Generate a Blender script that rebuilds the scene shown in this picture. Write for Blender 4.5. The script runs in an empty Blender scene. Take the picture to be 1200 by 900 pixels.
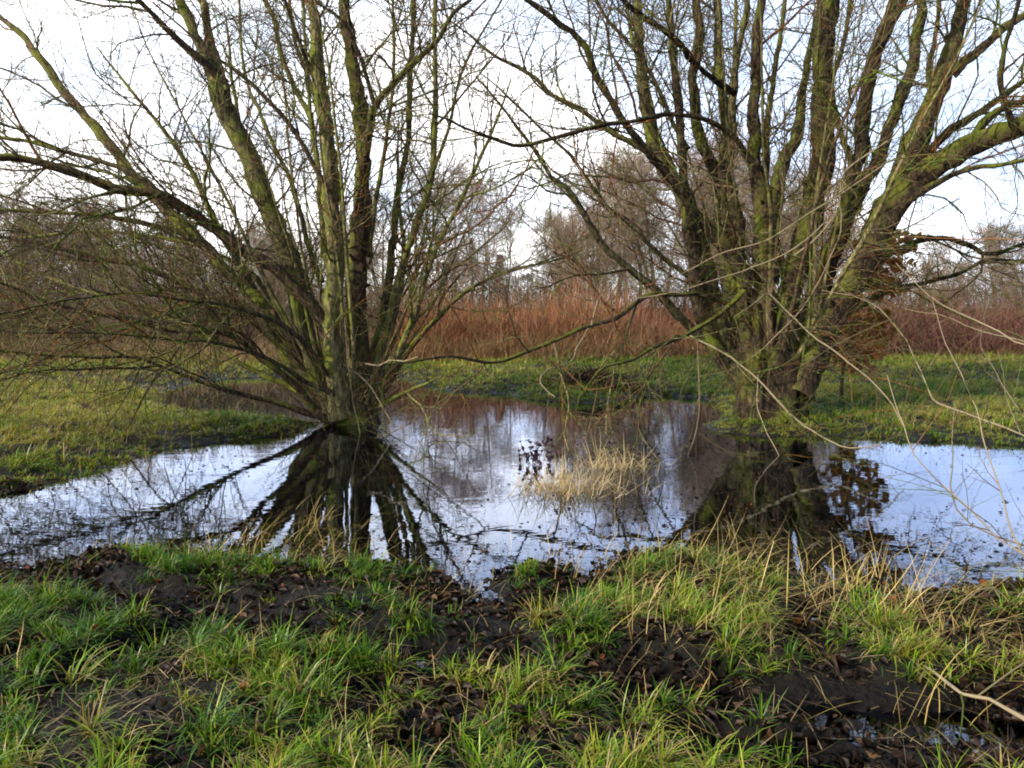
import bpy, math, random
import numpy as np
from mathutils import Vector

SEED = 7
rnd = random.Random(SEED)
rng = np.random.default_rng(SEED)
R = math.radians
scene = bpy.context.scene
C = scene.collection

# ------------------------------------------------------------------ camera
CAM = np.array([0.0, 0.0, 1.6]); F = 960.0; PITCH = R(5.36)
cp, sp = math.cos(PITCH), math.sin(PITCH)

def W(px, py, Y):
    """world point seen at photo pixel (1200x900) at depth Y"""
    u = (px - 600) / F; v = (450 - py) / F
    d = np.array([u, cp + v * sp, -sp + v * cp])
    return CAM + d * (Y / d[1])

def G(px, py, z=0.0):
    u = (px - 600) / F; v = (450 - py) / F
    d = np.array([u, cp + v * sp, -sp + v * cp])
    return CAM + d * ((z - CAM[2]) / d[2])

# ------------------------------------------------------------------ numpy noise
_perm = rng.permutation(4096)
_vals = rng.random(4096)
def _h(ix, iy):
    return _vals[_perm[(ix * 73 + _perm[(iy * 31 + 17) & 4095]) & 4095]]
def vnoise(x, y):
    x = np.asarray(x, float); y = np.asarray(y, float)
    ix = np.floor(x).astype(np.int64); iy = np.floor(y).astype(np.int64)
    fx = x - ix; fy = y - iy
    fx = fx * fx * (3 - 2 * fx); fy = fy * fy * (3 - 2 * fy)
    a = _h(ix, iy); b = _h(ix + 1, iy); c = _h(ix, iy + 1); d = _h(ix + 1, iy + 1)
    return (a * (1 - fx) + b * fx) * (1 - fy) + (c * (1 - fx) + d * fx) * fy
def fbm(x, y, s=1.0, o=4):
    t = 0; a = 1; n = 0
    for i in range(o):
        t = t + a * (vnoise(np.asarray(x) * s + 13.7 * i, np.asarray(y) * s + 5.3 * i) * 2 - 1)
        n += a; a *= 0.5; s *= 2.03
    return t / n

# ------------------------------------------------------------------ mesh helpers
def raw_mesh(name, V, quads=None, tris=None, col=None, mat=None, smooth=False):
    me = bpy.data.meshes.new(name)
    V = np.asarray(V, np.float32)
    q = np.zeros((0, 4), np.int32) if quads is None else np.asarray(quads, np.int32)
    t = np.zeros((0, 3), np.int32) if tris is None else np.asarray(tris, np.int32)
    me.vertices.add(len(V)); me.vertices.foreach_set('co', V.ravel())
    nl = q.size + t.size
    me.loops.add(nl); me.loops.foreach_set('vertex_index', np.concatenate([q.ravel(), t.ravel()]).astype(np.int32))
    nf = len(q) + len(t)
    me.polygons.add(nf)
    ls = np.concatenate([np.arange(len(q)) * 4, q.size + np.arange(len(t)) * 3]).astype(np.int32)
    me.polygons.foreach_set('loop_start', ls)
    if smooth:
        me.polygons.foreach_set('use_smooth', np.ones(nf, bool))
    if col is not None:
        a = me.color_attributes.new('Col', 'FLOAT_COLOR', 'POINT')
        cc = np.ones((len(V), 4), np.float32); cc[:, :3] = col
        a.data.foreach_set('color', cc.ravel())
    me.update(calc_edges=True)
    if mat: me.materials.append(mat)
    return me

def link(name, me, parent=None):
    o = bpy.data.objects.new(name, me); C.objects.link(o)
    if parent is not None:
        o.parent = parent
        o.matrix_parent_inverse = parent.matrix_world.inverted() if False else o.matrix_parent_inverse
    return o

def tag(o, label=None, cat=None, group=None, kind=None):
    if label: o['label'] = label
    if cat: o['category'] = cat
    if group: o['group'] = group
    if kind: o['kind'] = kind
    return o

def empty(name, loc=(0, 0, 0)):
    o = bpy.data.objects.new(name, None); C.objects.link(o); o.location = loc
    return o

class Tubes:
    """collects tapering tubes, builds them as one mesh; coordinates are world minus origin"""
    def __init__(s, origin=(0, 0, 0)):
        s.g = {}; s.origin = np.asarray(origin, float)
    def add(s, pts, rad, col, sides=4):
        pts = np.asarray(pts, float); rad = np.asarray(rad, float)
        s.g.setdefault((len(pts), sides), []).append((pts, rad, col))
    def arrays(s):
        VV = []; QQ = []; CC = []; off = 0
        for (n, k), L in s.g.items():
            P = np.stack([a[0] for a in L]); Rr = np.stack([a[1] for a in L])
            Cc = np.stack([np.broadcast_to(np.asarray(a[2], float), (n, 3)) for a in L])
            T = np.empty_like(P)
            T[:, 1:-1] = P[:, 2:] - P[:, :-2]; T[:, 0] = P[:, 1] - P[:, 0]; T[:, -1] = P[:, -1] - P[:, -2]
            T /= np.linalg.norm(T, axis=2, keepdims=True) + 1e-9
            A = P[:, -1] - P[:, 0]; A /= np.linalg.norm(A, axis=1, keepdims=True) + 1e-9
            ref = np.zeros_like(A); small = np.argmin(np.abs(A), axis=1)
            ref[np.arange(len(A)), small] = 1.0
            ref = np.broadcast_to(ref[:, None], P.shape)
            U = ref - T * (ref * T).sum(2, keepdims=True)
            U /= np.linalg.norm(U, axis=2, keepdims=True) + 1e-9
            B = np.cross(T, U)
            th = np.arange(k) / k * 2 * math.pi
            ring = U[:, :, None] * np.cos(th)[None, None, :, None] + B[:, :, None] * np.sin(th)[None, None, :, None]
            Rk = np.repeat(Rr[:, :, None], k, 2)
            if k >= 10:   # ridged, uneven thick limbs
                wob = np.cumsum(rng.normal(0, .22, (len(L), n)), 1)[:, :, None]
                Rk = Rk * (1 + .09 * np.sin(3 * th + wob) + .06 * np.sin(5 * th - 1.7 * wob) + .035 * rng.normal(0, 1, Rk.shape))
            V = P[:, :, None] + ring * Rk[..., None]
            m = len(L)
            idx = (np.arange(m * n * k) + off).reshape(m, n, k)
            q = np.stack([idx[:, :-1], np.roll(idx, -1, 2)[:, :-1], np.roll(idx, -1, 2)[:, 1:], idx[:, 1:]], -1).reshape(-1, 4)
            VV.append(V.reshape(-1, 3)); QQ.append(q)
            CC.append(np.repeat(Cc.reshape(-1, 3), k, 0)); off += m * n * k
        return np.concatenate(VV) - s.origin, np.concatenate(QQ), np.concatenate(CC)
    def build(s, name, mat, parent=None, smooth=True):
        V, Q, Cc = s.arrays()
        return link(name, raw_mesh(name, V, Q, None, Cc, mat, smooth), parent)

# ------------------------------------------------------------------ materials
def newmat(name):
    m = bpy.data.materials.new(name); m.use_nodes = True
    nt = m.node_tree; nt.nodes.clear()
    out = nt.nodes.new('ShaderNodeOutputMaterial')
    return m, nt, out
def N(nt, t, **kw):
    n = nt.nodes.new(t)
    for k, v in kw.items(): setattr(n, k, v)
    return n
def ramp(nt, stops, interp='LINEAR'):
    r = nt.nodes.new('ShaderNodeValToRGB'); cr = r.color_ramp; cr.interpolation = interp
    while len(cr.elements) < len(stops): cr.elements.new(0.5)
    for e, (p, c) in zip(cr.elements, stops):
        e.position = p; e.color = (*c, 1) if len(c) == 3 else c
    return r
def mixc(nt, fac, a, b, mode='MIX'):
    n = nt.nodes.new('ShaderNodeMix'); n.data_type = 'RGBA'; n.blend_type = mode
    for s, v in ((n.inputs[0], fac), (n.inputs[6], a), (n.inputs[7], b)):
        if isinstance(v, (int, float)): s.default_value = v
        elif isinstance(v, tuple): s.default_value = (*v, 1)
        else: nt.links.new(v, s)
    return n.outputs[2]

def bark_material(name, moss=0.5, mosscol=(0.10, 0.13, 0.02), scale=9.0, bump=0.6):
    m, nt, out = newmat(name); L = nt.links.new
    b = N(nt, 'ShaderNodeBsdfPrincipled'); b.inputs['Roughness'].default_value = 0.85
    b.inputs['Specular IOR Level'].default_value = 0.25
    at = N(nt, 'ShaderNodeAttribute', attribute_name='Col')
    geo = N(nt, 'ShaderNodeNewGeometry'); tc = N(nt, 'ShaderNodeTexCoord')
    mp = N(nt, 'ShaderNodeMapping'); mp.inputs['Scale'].default_value = (1, 1, 0.28)
    L(tc.outputs['Object'], mp.inputs['Vector'])
    n1 = N(nt, 'ShaderNodeTexNoise'); n1.inputs['Scale'].default_value = scale * 3; n1.inputs['Detail'].default_value = 6
    n1.inputs['Roughness'].default_value = 0.65
    L(mp.outputs[0], n1.inputs['Vector'])
    n2 = N(nt, 'ShaderNodeTexNoise'); n2.inputs['Scale'].default_value = 2.2; n2.inputs['Detail'].default_value = 4
    L(tc.outputs['Object'], n2.inputs['Vector'])
    r1 = ramp(nt, [(0.34, (0.16, 0.14, 0.14)), (0.5, (0.85, .85, .85)), (0.66, (2.2, 2.0, 1.75))])
    L(n1.outputs[0], r1.inputs[0])
    base = mixc(nt, 1.0, at.outputs['Color'], r1.outputs[0], 'MULTIPLY')
    # moss: on the weather side and in patches
    dot = N(nt, 'ShaderNodeVectorMath', operation='DOT_PRODUCT'); dot.inputs[1].default_value = (-0.45, -0.35, 0.6)
    L(geo.outputs['Normal'], dot.inputs[0])
    ad = N(nt, 'ShaderNodeMath', operation='MULTIPLY_ADD'); ad.inputs[1].default_value = 0.35; L(dot.outputs['Value'], ad.inputs[0]); L(n2.outputs[0], ad.inputs[2])
    r2 = ramp(nt, [(0.74 - 0.22 * moss, (0, 0, 0)), (0.92 - 0.2 * moss, (1, 1, 1))])
    L(ad.outputs[0], r2.inputs[0])
    mf = N(nt, 'ShaderNodeMath', operation='MULTIPLY'); mf.inputs[1].default_value = min(1, 0.45 + moss * 0.5); L(r2.outputs[0], mf.inputs[0])
    mc = mixc(nt, n1.outputs[0], mosscol, tuple(min(1, c * 2.2) for c in mosscol))
    fin = mixc(nt, mf.outputs[0], base, mc)
    L(fin, b.inputs['Base Color'])
    bp = N(nt, 'ShaderNodeBump'); bp.inputs['Strength'].default_value = bump; bp.inputs['Distance'].default_value = 0.02
    L(n1.outputs[0], bp.inputs['Height']); L(bp.outputs[0], b.inputs['Normal'])
    L(b.outputs[0], out.inputs[0])
    return m

def attr_material(name, rough=0.7, trans=0.0, spec=0.3):
    m, nt, out = newmat(name); L = nt.links.new
    b = N(nt, 'ShaderNodeBsdfPrincipled'); b.inputs['Roughness'].default_value = rough
    b.inputs['Specular IOR Level'].default_value = spec
    at = N(nt, 'ShaderNodeAttribute', attribute_name='Col')
    L(at.outputs['Color'], b.inputs['Base Color'])
    if trans > 0:
        t = N(nt, 'ShaderNodeBsdfTranslucent')
        tint = mixc(nt, 1.0, at.outputs['Color'], (1.25, 1.2, 0.6), 'MULTIPLY'); L(tint, t.inputs['Color'])
        mx = N(nt, 'ShaderNodeMixShader'); mx.inputs[0].default_value = trans
        L(b.outputs[0], mx.inputs[1]); L(t.outputs[0], mx.inputs[2]); L(mx.outputs[0], out.inputs[0])
    else:
        L(b.outputs[0], out.inputs[0])
    return m

M_left = bark_material('willow_bark', 0.74, (0.125, 0.15, 0.014), bump=1.0)
M_right = bark_material('dark_willow_bark', 0.40, (0.11, 0.135, 0.010), bump=1.0)
M_twig = bark_material('twig_bark', 0.2, (0.08, 0.11, 0.015), 12, 0.2)
M_far = attr_material('distant_bark', 0.9, 0.0, 0.1)
M_cane = attr_material('cane_bark', 0.6, 0.0, 0.3)
M_grass = attr_material('grass_blade', 0.40, 0.34, 0.5)
M_straw = attr_material('dry_grass', 0.6, 0.25, 0.3)
M_leaf = attr_material('dead_leaf', 0.5, 0.2, 0.3)

# ------------------------------------------------------------------ terrain
POND = [(-120, 656), (0, 662), (40, 670), (90, 655), (140, 644), (230, 648), (330, 658), (430, 658), (500, 672), (540, 694), (575, 700), (590, 676), (620, 664), (655, 668), (680, 690), (705, 672), (720, 658),
        (760, 648), (850, 650), (900, 664), (960, 680), (1040, 690), (1130, 702), (1200, 686), (1330, 672),
        (1400, 560), (1330, 528), (1200, 522), (1080, 516), (990, 512), (940, 511), (890, 511), (850, 508), (832, 498), (850, 482), (835, 468), (770, 463),
        (700, 472), (640, 471), (580, 461), (520, 458), (470, 444), (430, 436), (380, 440), (320, 442), (250, 444), (195, 456), (185, 476),
        (240, 490), (300, 489), (340, 492), (362, 498), (358, 506), (320, 512), (260, 516), (180, 530), (95, 560), (0, 578), (-120, 592)]
PW = np.array([G(x, y)[:2] for x, y in POND])
MUD = [([(-80, 680), (40, 684), (120, 705), (210, 722), (290, 750), (370, 765), (450, 775), (560, 795), (700, 815), (860, 838), (1000, 850), (1180, 868), (1300, 880)],
        [.15, .15, .16, .17, .16, .13, .12, .15, .15, .18, .21, .24, .26]),
       ([(250, 730), (200, 770), (120, 800), (60, 840)], [.14, .12, .08, .04]),
       ([(540, 690), (570, 715), (610, 720), (690, 672), (720, 660)], [.20, .15, .14, .12, .10]),
       ([(600, 750), (560, 790)], [.1, .12]),
       ([(870, 650), (930, 675), (960, 710), (930, 760), (960, 800)], [.18, .18, .13, .08, .08]),
       ([(1020, 690), (1080, 720), (1170, 760), (1250, 800)], [.16, .18, .16, .16]),
       ([(300, 655), (360, 668), (400, 672)], [.1, .08, .06]),
       ([(420, 840), (480, 830), (520, 800)], [.10, .08, .08]),
       ([(650, 860), (760, 870), (850, 900), (1000, 930)], [.03, .06, .14, .2])]
def seg_dist(X, Y, a, b):
    d = b - a; L2 = (d * d).sum() + 1e-9
    t = np.clip(((X - a[0]) * d[0] + (Y - a[1]) * d[1]) / L2, 0, 1)
    return np.hypot(X - a[0] - t * d[0], Y - a[1] - t * d[1]), t
def pond_sd(X, Y):
    D = np.full(X.shape, 1e9); inside = np.zeros(X.shape, bool)
    n = len(PW)
    for i in range(n):
        a = PW[i]; b = PW[(i + 1) % n]
        D = np.minimum(D, seg_dist(X, Y, a, b)[0])
        c = ((a[1] > Y) != (b[1] > Y)) & (X < (b[0] - a[0]) * (Y - a[1]) / (b[1] - a[1] + 1e-12) + a[0])
        inside ^= c
    return np.where(inside, -D, D)
def mud_mask(X, Y):
    M = np.zeros(X.shape)
    nz = 1 + 0.55 * fbm(X, Y, 3.1, 3)
    for pts, ws in MUD:
        P = [G(*p)[:2] for p in pts]
        for i in range(len(P) - 1):
            d, t = seg_dist(X, Y, P[i], P[i + 1])
            w = (ws[i] + (ws[i + 1] - ws[i]) * t) * nz * 1.25
            M = np.maximum(M, np.clip(1.6 - d / np.maximum(w, 0.02), 0, 1))
    return M
def terrain(X, Y):
    X = np.asarray(X, float); Y = np.asarray(Y, float)
    d = pond_sd(X, Y)
    amp = np.clip((Y - 3) / 9, 0.35, 1.0)
    d = d + 0.16 * amp * fbm(X, Y, 1.6, 3) + 0.06 * fbm(X, Y, 6, 2)
    land = 0.015 + 0.10 * (1 - np.exp(-np.maximum(d, 0) / 0.45)) + 0.02 * np.clip(d, 0, 6)
    pond = -0.22 * (1 - np.exp(np.minimum(d, 0) / 0.8)) - 0.01
    s = np.clip(d / 0.12 * 0.5 + 0.5, 0, 1)
    h = pond * (1 - s) + land * s
    m = mud_mask(X, Y) * (d > 0.02)
    hum = 0.045 * fbm(X, Y, 2.3, 3) + 0.026 * fbm(X, Y, 9, 4)
    h = h + hum * s * (1 - 0.4 * m) * np.clip(1.3 - Y / 60, 0.4, 1)
    h = h * (1 - m) + m * (0.001 + 0.034 * fbm(X, Y, 5.5, 5) + 0.022 * fbm(X, Y, 13, 4))
    # far rise of the ground towards the wood
    h = h + 0.004 * np.clip(Y - 24, 0, 60) + 0.5 * np.clip((Y - 40) / 100, 0, 1) * (1 + fbm(X, Y, 0.02, 2))
    return h, d, m

def axis(segs):
    out = [segs[0][0]]
    for a, b, s0, s1 in segs:
        x = out[-1]
        while x < b - 1e-6:
            t = (x - a) / (b - a); x += s0 + (s1 - s0) * t; out.append(min(x, b))
    return np.array(out)
xp = axis([(0, 5.5, 0.035, 0.045), (5.5, 12, 0.045, 0.2), (12, 40, 0.2, 2.0), (40, 400, 2, 40)])
xs = np.concatenate([-xp[::-1][:-1], xp])
ys = axis([(1.2, 6.5, 0.03, 0.035), (6.5, 18, 0.035, 0.12), (18, 45, 0.12, 1.5), (45, 500, 1.5, 45)])
ys = np.concatenate([np.linspace(-60, 1.1, 14), ys])
XX, YY = np.meshgrid(xs, ys)
HH, DD, MM = terrain(XX, YY)
nx, ny = len(xs), len(ys)
idx = np.arange(nx * ny).reshape(ny, nx)
Q = np.stack([idx[:-1, :-1], idx[:-1, 1:], idx[1:, 1:], idx[1:, :-1]], -1).reshape(-1, 4)
V = np.stack([XX, YY, HH], -1).reshape(-1, 3)
tcol = np.zeros((nx * ny, 3)); tcol[:, 0] = MM.ravel(); tcol[:, 1] = np.clip(HH.ravel() / 0.1, 0, 1); tcol[:, 2] = np.clip((YY.ravel() - 19) / 3, 0, 1)

m, nt, out = newmat('wet_soil'); L = nt.links.new
b = N(nt, 'ShaderNodeBsdfPrincipled'); b.inputs['Specular IOR Level'].default_value = .35; at = N(nt, 'ShaderNodeAttribute', attribute_name='Col')
sep = N(nt, 'ShaderNodeSeparateColor'); L(at.outputs['Color'], sep.inputs[0])
tc = N(nt, 'ShaderNodeTexCoord')
n1 = N(nt, 'ShaderNodeTexNoise'); n1.inputs['Scale'].default_value = 14; n1.inputs['Detail'].default_value = 8; n1.inputs['Roughness'].default_value = 0.7
n2 = N(nt, 'ShaderNodeTexNoise'); n2.inputs['Scale'].default_value = 1.3; n2.inputs['Detail'].default_value = 5
L(tc.outputs['Object'], n1.inputs['Vector']); L(tc.outputs['Object'], n2.inputs['Vector'])
rm = ramp(nt, [(0.3, (0.004, 0.003, 0.003)), (0.52, (0.011, 0.008, 0.007)), (0.72, (0.030, 0.021, 0.017))]); L(n1.outputs[0], rm.inputs[0])
rg = ramp(nt, [(0.3, (0.006, 0.006, 0.003)), (0.5, (0.016, 0.015, 0.007)), (0.7, (0.040, 0.032, 0.016))]); L(n1.outputs[0], rg.inputs[0])
rf = ramp(nt, [(0.35, (0.07, 0.10, 0.02)), (0.6, (0.16, 0.13, 0.06))]); L(n2.outputs[0], rf.inputs[0])
c = mixc(nt, sep.outputs[1], rm.outputs[0], rg.outputs[0])
c = mixc(nt, sep.outputs[0], c, rm.outputs[0])
c = mixc(nt, sep.outputs[2], c, rf.outputs[0])
L(c, b.inputs['Base Color'])
rr = ramp(nt, [(0.35, (0.16,) * 3), (0.6, (0.55,) * 3)]); L(n1.outputs[0], rr.inputs[0])
rmix = mixc(nt, sep.outputs[1], rr.outputs[0], (0.8, 0.8, 0.8)); L(rmix, b.inputs['Roughness'])
n3 = N(nt, 'ShaderNodeTexVoronoi'); n3.inputs['Scale'].default_value = 34; L(tc.outputs['Object'], n3.inputs['Vector'])
hs = N(nt, 'ShaderNodeMath', operation='MULTIPLY_ADD'); hs.inputs[1].default_value = .35; L(n3.outputs['Distance'], hs.inputs[0]); L(n1.outputs[0], hs.inputs[2])
bp = N(nt, 'ShaderNodeBump'); bp.inputs['Strength'].default_value = 1.0; bp.inputs['Distance'].default_value = 0.09
L(hs.outputs[0], bp.inputs['Height']); L(bp.outputs[0], b.inputs['Normal']); L(b.outputs[0], out.inputs[0])
ground = link('ground', raw_mesh('ground', V, Q, None, tcol, m, True)); tag(ground, kind='structure')

# water
m, nt, out = newmat('pond_water'); L = nt.links.new
gl = N(nt, 'ShaderNodeBsdfGlossy'); gl.inputs['Roughness'].default_value = 0.015; gl.inputs['Color'].default_value = (0.70, 0.78, .97, 1)
tr = N(nt, 'ShaderNodeBsdfTransparent'); tr.inputs['Color'].default_value = (0.52, 0.44, 0.34, 1)
fr = N(nt, 'ShaderNodeFresnel'); fr.inputs['IOR'].default_value = 1.6
tc = N(nt, 'ShaderNodeTexCoord')
mp = N(nt, 'ShaderNodeMapping'); mp.inputs['Scale'].default_value = (1, 1.6, 1); L(tc.outputs['Object'], mp.inputs['Vector'])
w1 = N(nt, 'ShaderNodeTexNoise'); w1.inputs['Scale'].default_value = 3.0; w1.inputs['Detail'].default_value = 3; L(mp.outputs[0], w1.inputs['Vector'])
bp = N(nt, 'ShaderNodeBump'); bp.inputs['Strength'].default_value = 0.06; bp.inputs['Distance'].default_value = 0.02
L(w1.outputs[0], bp.inputs['Height']); L(bp.outputs[0], gl.inputs['Normal']); L(bp.outputs[0], fr.inputs['Normal'])
ma = N(nt, 'ShaderNodeMath', operation='MULTIPLY'); ma.use_clamp = True; ma.inputs[1].default_value = 1.5; L(fr.outputs[0], ma.inputs[0])
mx = N(nt, 'ShaderNodeMixShader'); L(ma.outputs[0], mx.inputs[0]); L(tr.outputs[0], mx.inputs[1]); L(gl.outputs[0], mx.inputs[2]); L(mx.outputs[0], out.inputs[0])
water = link('water', raw_mesh('water', [(-14, 1, 0), (14, 1, 0), (14, 22, 0), (-14, 22, 0)], [(0, 1, 2, 3)], None, None, m)); tag(water, kind='structure')

# ------------------------------------------------------------------ branches
BROWN = np.array([0.125, 0.088, 0.055]); OLIVE = np.array([0.20, 0.175, 0.085]); PALE = np.array([0.34, 0.27, 0.165])
TWIG = np.array([0.13, 0.08, 0.05]); GREENT = np.array([0.15, 0.20, 0.03]); RUST = np.array([0.26, 0.105, 0.035])

def unit(v): return v / (np.linalg.norm(v) + 1e-9)
def rand_perp(t):
    v = np.array([rnd.gauss(0, 1) for _ in range(3)]); v -= t * v.dot(t); return unit(v)

def path(start, d, length, n, wander, trop):
    pts = [start]; d = unit(d); st = length / (n - 1)
    for i in range(n - 1):
        d = unit(d + np.array([rnd.gauss(0, wander), rnd.gauss(0, wander), rnd.gauss(0, wander)]) + trop)
        pts.append(pts[-1] + d * st)
    return np.array(pts)

def twigcol():
    r = rnd.random()
    if r < 0.38: c = TWIG
    elif r < 0.68: c = OLIVE
    elif r < 0.90: c = GREENT * 0.75
    else: c = RUST * 0.8
    return c * rnd.uniform(0.7, 1.3)

def interp(pts, t):
    n = len(pts) - 1; f = t * n; i = min(int(f), n - 1); u = f - i
    return pts[i] * (1 - u) + pts[i + 1] * u, unit(pts[i + 1] - pts[i])

def sprout(T, pts, r0, r1, level, dens, trop, lmul=1.0, tmin=0.15, away=None, minz=0.03):
    """side branches along pts into the twig collector T"""
    seglen = np.linalg.norm(np.diff(pts, axis=0), axis=1).sum()
    n = max(1, int(seglen * dens * rnd.uniform(0.8, 1.2)))
    for k in range(n):
        t = tmin + (1 - tmin) * (k + rnd.random()) / n
        if t > 1: t = 1
        p, tan = interp(pts, t)
        rr = r0 + (r1 - r0) * t
        if level == 1:
            ln = rnd.uniform(0.6, 2.3) * lmul; br = min(rr * 0.55, rnd.uniform(0.008, 0.021))
            ang = R(rnd.uniform(25, 65)); np_ = 9; wd = 0.17
        elif level == 2:
            ln = rnd.uniform(0.2, 1.0) * lmul; br = min(rr * 0.65, rnd.uniform(0.0045, 0.0085)); ang = R(rnd.uniform(25, 70)); np_ = 5; wd = 0.16
        else:
            ln = rnd.uniform(0.06, 0.34) * lmul; br = min(rr * 0.75, 0.0040); ang = R(rnd.uniform(30, 70)); np_ = 3; wd = 0.15
        side = rand_perp(tan)
        if away is not None and rnd.random() < 0.5: side = unit(side + away * 0.8)
        d = tan * math.cos(ang) + side * math.sin(ang)
        q = path(p, d, ln, np_, wd, trop)
        if q[:, 2].min() < minz:
            q[:, 2] = np.maximum(q[:, 2], minz + 0.02 * rnd.random())
        rad = np.linspace(br, br * 0.38, np_)
        T.add(q, rad, twigcol(), 5 if level == 1 else (4 if level == 2 else 3))
        if level < 3:
            sprout(T, q, br, br * 0.35, level + 1, 7.0 if level == 1 else 9.0, trop, lmul, 0.12, None, minz)

def smooth_path(P, rad, step=0.11, jitter=0.012):
    P = np.asarray(P, float); rad = np.asarray(rad, float)
    out = []; ro = []
    n = len(P)
    for i in range(n - 1):
        p0 = P[max(i - 1, 0)]; p1 = P[i]; p2 = P[i + 1]; p3 = P[min(i + 2, n - 1)]
        m = max(2, int(np.linalg.norm(p2 - p1) / step))
        for k in range(m):
            t = k / m
            q = 0.5 * ((2 * p1) + (-p0 + p2) * t + (2 * p0 - 5 * p1 + 4 * p2 - p3) * t * t + (-p0 + 3 * p1 - 3 * p2 + p3) * t ** 3)
            out.append(q); ro.append(rad[i] + (rad[i + 1] - rad[i]) * t)
    out.append(P[-1]); ro.append(rad[-1])
    out = np.array(out); ro = np.array(ro)
    j = np.cumsum(rng.normal(0, 1, out.shape), 0); j -= np.linspace(0, 1, len(out))[:, None] * j[-1]
    out = out + j * jitter * np.clip(ro[:, None] / 0.06, 0.4, 1.3)
    ro = ro * (1 + 0.07 * rng.normal(0, 1, len(ro)))
    return out, ro

def limb(tree, O, pix, Y0, Y1, mat, col, twigs=1.6, lmul=1.0, extend=0.0, name='stem', trop=(0, 0, 0.03), tmin=0.25, sides=14, curve=1.0, bumps=True, rscale=1.0):
    """pix: (px,py,rpx) from the base to the tip; depth goes Y0 -> Y1"""
    n = len(pix)
    # arc length in pixels gives the depth parameter
    s = [0]
    for i in range(1, n): s.append(s[-1] + math.hypot(pix[i][0] - pix[i - 1][0], pix[i][1] - pix[i - 1][1]))
    P = []; rad = []
    for (x, y, r), t in zip(pix, s):
        Y = Y0 + (Y1 - Y0) * (t / s[-1]) ** curve
        P.append(W(x, y, Y)); rad.append(r * Y / F * rscale * (1 if rscale < .8 else .60 + .30 * min(1, max(0, (r - 5) / 9))))
    if extend:
        d = unit(P[-1] - P[-2]); q = P[-1]; r = rad[-1]
        k = max(2, int(extend / 0.5)); r_end = 0.008
        for i in range(k):
            d = unit(d + np.array([rnd.gauss(0, .08), rnd.gauss(0, .08), rnd.gauss(0.03, .06)]))
            q = q + d * extend / k; P.append(q); rad.append(r + (r_end - r) * (i + 1) / k)
    pts, rr = smooth_path(P, rad)
    T = Tubes(O)
    cs = np.array([col * rnd.uniform(0.7, 1.15)] * len(pts))
    T.add(pts, rr, cs, sides)
    if bumps:   # old snags and knots
        for i in range(2, len(pts) - 2):
            if rr[i] > 0.03 and rnd.random() < 0.16:
                tan = unit(pts[i + 1] - pts[i]); sd = rand_perp(tan)
                q = path(pts[i], sd + tan * 0.6, rr[i] * 1.2 + rnd.uniform(0.03, 0.09), 3, 0.1, np.zeros(3))
                T.add(q, [rr[i] * 0.35, rr[i] * 0.22, rr[i] * 0.12], col * 0.9, 6)
    o = T.build(name, mat, tree)
    if twigs:
        TT = Tubes(O)
        sprout(TT, pts, float(rr[0]), float(rr[-1]), 1, twigs * 1.35, np.array(trop), lmul, tmin)
        TT.build('twigs', M_twig, o)
    return o

def lumpy_trunk(tree, O, rings, col, mat, name='trunk', k=40, seed=1, flute=0.16):
    """rings: (centre xyz, radius x, radius y)"""
    rg = np.random.default_rng(seed)
    C_ = []; 
    rings = [(np.array(c, float), a, b) for c, a, b in rings]
    n = 0; V = []
    M = []
    for i in range(len(rings) - 1):
        for u in np.linspace(0, 1, 10, endpoint=(i == len(rings) - 2)):
            c = rings[i][0] * (1 - u) + rings[i + 1][0] * u
            M.append((c, rings[i][1] * (1 - u) + rings[i + 1][1] * u, rings[i][2] * (1 - u) + rings[i + 1][2] * u))
    ph = rg.random(6) * 6.28
    for c, a, b in M:
        th = np.arange(k) / k * 2 * math.pi
        z = c[2]
        f = 1 + flute * np.sin(5 * th + ph[0] + z * 1.3) * 0.6 + flute * 0.6 * np.sin(8 * th + ph[1] - z * 2) + 0.10 * fbm(th * 3 + 7, th * 0 + z * 5, 1.0, 4)
        V.append(np.stack([c[0] + a * f * np.cos(th), c[1] + b * f * np.sin(th), np.full(k, z) + 0.03 * np.sin(3 * th + ph[2])], -1))
    n = len(V); V = np.concatenate(V)
    ix = np.arange(n * k).reshape(n, k)
    Qd = np.stack([ix[:-1], np.roll(ix, -1, 1)[:-1], np.roll(ix, -1, 1)[1:], ix[1:]], -1).reshape(-1, 4)
    cen = np.array([M[-1][0] + np.array([0, 0, 0.04])]); V = np.concatenate([V, cen])
    Tt = [(int(ix[-1][i]), int(ix[-1][(i + 1) % k]), n * k) for i in range(k)]
    cc = np.tile(col, (len(V), 1))
    return link(name, raw_mesh(name, V - O, Qd, Tt, cc, mat, True), tree)

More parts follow.
